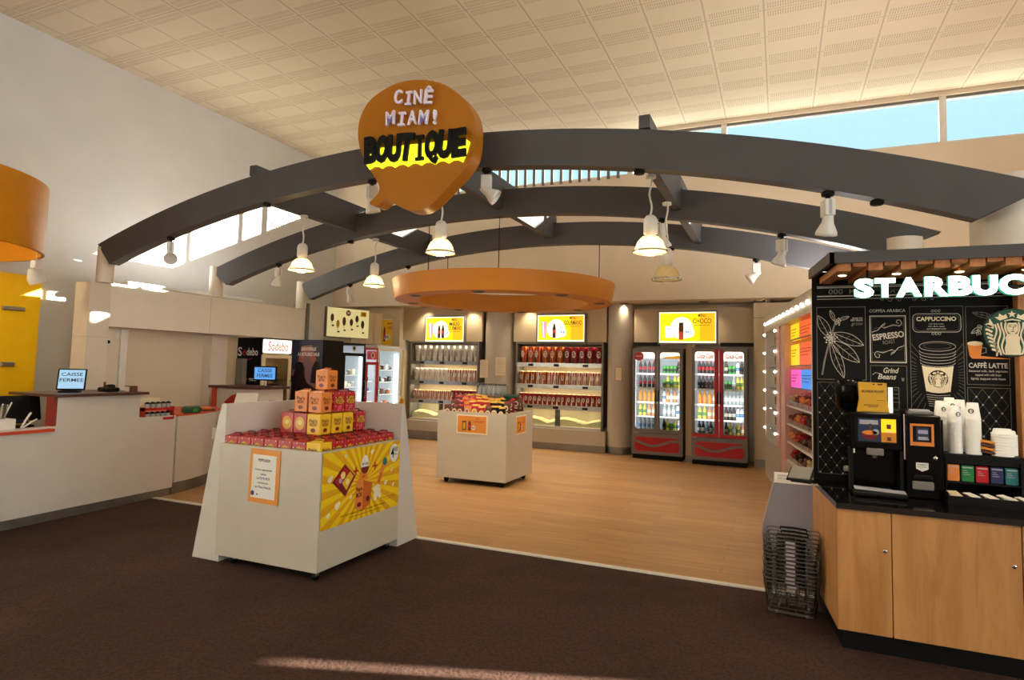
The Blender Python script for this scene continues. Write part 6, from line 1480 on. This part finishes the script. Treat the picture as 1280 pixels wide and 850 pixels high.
stacks = [(1.075, 5.04, 17, .0125, .041, 'second stack from left, front row'), (1.175, 5.035, 19, .0125, .044, 'tallest front stack'), (1.02, 5.16, 19, .0125, .04, 'leftmost stack'), (1.075, 5.175, 21, .0125, .04, 'rear stack beside the leftmost'), (1.13, 5.165, 20, .0125, .042, 'rear stack behind the tallest')]
cg = None; ZR = 1.20
for (x, y, n, st, r, nm) in stacks:
    for k in range(n):
        top = k == n - 1
        lab = 'paper cup, %s, kiosk rack %s' % ('topmost with green emblem' if top else '%s up' % (ORD[k] if k < 18 else ['nineteenth', 'twentieth'][k - 18]), nm)
        if cg is None:
            cg = {}
            for q in (0, 1):
                o = cup_geo(.030, .042, .112, bool(q)).build('paper_cup'); tag(o, 'x', 'cup'); cg[q] = o
        o = dup(cg[1 if top else 0], lab, (x, y, ZR + k * st)); o['group'] = 'stacked cups, ' + nm; o.scale = (r / .042, r / .042, 1)
        o.rotation_euler = (0, 0, (.35 if x < 1.1 else -.45) if top else 0)
for q in (0, 1): bpy.data.objects.remove(cg[q])
lg = None
for si, (x, y, n, nm) in enumerate(((1.33, 5.03, 9, 'front'), (1.375, 5.12, 8, 'rear'))):
    for k in range(n):
        lab = 'translucent white cup lid in the %s lid stack, %s from the bottom' % (nm, ORD[k]); loc = (x, y, ZR + k * .017)
        if lg is None:
            m = MB(); m.lathe([(.060, 0), (.061, .012), (.052, .016), (.048, .036), (.044, .04), (.0, .04)], 'white', 24); lg = tag(m.build('cup_cover', loc=loc), lab, 'cup cover', 'cup lids on the rack')
        else: dup(lg, lab, loc)
t = thing('cup_sleeves', 'brown kraft cup sleeves between the cup stacks and the lids', 'cup sleeves', (1.245, 5.03, ZR))
for k in range(4): m = MB(); m.T = Matrix.Translation((.0, .0, .012 + k * .022)) @ Matrix.Rotation(.16, 4, 'Y'); m.bbox(-.04, -.035, 0, .045, .035, .016, 'orange_poster' if k % 2 else 'brown', .003); m.build('sleeve', t)

# ------------------------------------------------------------------ daylight, sun, camera
w = bpy.data.worlds.new('sky'); sc.world = w; w.use_nodes = True; nt = w.node_tree
bg = nt.nodes['Background']; tc = nt.nodes.new('ShaderNodeTexCoord'); sx = nt.nodes.new('ShaderNodeSeparateXYZ'); cr = nt.nodes.new('ShaderNodeValToRGB')
nt.links.new(tc.outputs['Generated'], sx.inputs[0]); nt.links.new(sx.outputs[2], cr.inputs[0]); nt.links.new(cr.outputs[0], bg.inputs[0])
cr.color_ramp.elements[0].position = .14; cr.color_ramp.elements[0].color = lin('f4ecde'); cr.color_ramp.elements[1].position = .75; cr.color_ramp.elements[1].color = (.08, .135, .16, 1)
e = cr.color_ramp.elements.new(.27); e.color = (.105, .155, .168, 1)
bg.inputs[1].default_value = 4.2
L = bpy.data.lights.new('sun', 'SUN'); L.energy = 50; L.angle = .005; L.color = (1, .88, .68)
o = bpy.data.objects.new('sun', L); col.objects.link(o); o.rotation_euler = Vector((1, .335, .172)).to_track_quat('Z', 'Y').to_euler()

# unseen overhead lamps added behind the viewpoint to raise the general brightness
def add_hall_fill(x, y, z, e, r=.9, colr=(1, .96, .9)):
    t = thing('hall_fill_lamp', 'round fill lamp added unseen over the entrance side of the hall', 'ceiling lamp', (x, y, z), 0, 'added hall fill lamps')
    MB().lathe([(r, 0), (r, .12), (.0, .12)], 'lamp_white', 32).build('housing', t)
    L = bpy.data.lights.new('hall_fill_light', 'AREA'); L.shape = 'DISK'; L.size = r * 1.9; L.energy = e; L.color = colr
    o = bpy.data.objects.new('hall_fill_light', L); col.objects.link(o); o.parent = t; o.location = (0, 0, -.02)
for x, y in ((-6, -2.5), (0.5, -2.5), (5, 1)): add_hall_fill(x, y, 6.2, 20)
# unseen fill lamps added to brighten the ceiling and upper walls
def fill_uplight(x, y, z, e, sx_, sy_, label, colr=(1, .97, .93)):
    t = thing('fill_uplighter', label, 'fill_uplighter', (x, y, z))
    MB().bbox(-sx_ / 2, -sy_ / 2, 0, sx_ / 2, sy_ / 2, .06, 'lamp_white', .01).build('housing', t)
    if y < 0: m = MB(); m.cyl((0, 0, .03), (0, 0, -z + .03), .03, 'gray_plastic'); m.lathe([(.25, -z), (.25, -z + .03), (.03, -z + .05)], 'gray_plastic', 20); m.build('stand', t)
    if x < -8: MB().box(-.15, -1.2, -.48, -.1, 1.2, 0, 'gray_plastic').build('bracket', t)
    L = bpy.data.lights.new('fill_uplight', 'AREA'); L.shape = 'RECTANGLE'; L.size = sx_ * .9; L.size_y = sy_ * .9; L.energy = e; L.color = colr
    o = bpy.data.objects.new('fill_uplight', L); col.objects.link(o); o.parent = t; o.location = (0, 0, .075); o.rotation_euler = (PI, 0, 0)
fill_uplight(.55, 9.0, 2.67, 60, .3, 2.2, 'long uplighter added out of sight on top of the candy shelves'); fill_uplight(-8.9, 7.4, 2.78, 25, .2, 2.6, 'long uplighter added out of sight behind the fascia above the serving bay')
fill_uplight(-4, -3, 3.0, 120, 2, .4, 'added left uplighter in the entrance hall'); fill_uplight(3, -3, 3.0, 160, 2, .4, 'added right uplighter in the entrance hall')
# shop downlights (ring and soffit)
for k in range(8):
    a = 2 * PI * (k + .25) / 8
    L = bpy.data.lights.new('ring_light', 'SPOT'); L.energy = 34; L.color = (1, .84, .6); L.spot_size = 1.9; L.spot_blend = .7; L.shadow_soft_size = .06
    o = bpy.data.objects.new('ring_light', L); col.objects.link(o); o.location = (RC[0] + 1.49 * math.cos(a), RC[1] + 1.49 * math.sin(a), RZ0 - .03)
for k, x in enumerate((-8.75, -7.6, -6.4, -5.0, -2.9, -1.35, -.35)):
    L = bpy.data.lights.new('soffit_light', 'SPOT'); L.energy = 20; L.color = (1, .84, .6); L.spot_size = 2.0; L.spot_blend = .8; L.shadow_soft_size = .06
    o = bpy.data.objects.new('soffit_light', L); col.objects.link(o); o.location = (x, 12.45, 3.03)

cam = bpy.data.cameras.new('camera'); co = bpy.data.objects.new('camera', cam); col.objects.link(co); sc.camera = co
F_, CY_, PI_, RO_, YA_ = 776.38, 405.45, .0694506, -.0231834, .4078469
fw = Vector((-math.sin(YA_) * math.cos(PI_), math.cos(YA_) * math.cos(PI_), math.sin(PI_))); r_ = fw.cross(Vector((0, 0, 1))).normalized(); u_ = r_.cross(fw)
R2 = math.cos(RO_) * r_ - math.sin(RO_) * u_; U2 = math.sin(RO_) * r_ + math.cos(RO_) * u_
co.matrix_world = Matrix(((R2.x, U2.x, -fw.x, 0), (R2.y, U2.y, -fw.y, 0), (R2.z, U2.z, -fw.z, 1.70), (0, 0, 0, 1)))
cam.sensor_width = 36; cam.lens = F_ / 1280 * 36; cam.shift_y = -(425 - CY_) / 1280; cam.clip_start = .05
sc.view_settings.view_transform = 'Standard'; sc.view_settings.look = 'None'; sc.view_settings.gamma = 1; sc.view_settings.exposure = .7; sc.view_settings.use_curve_mapping = False
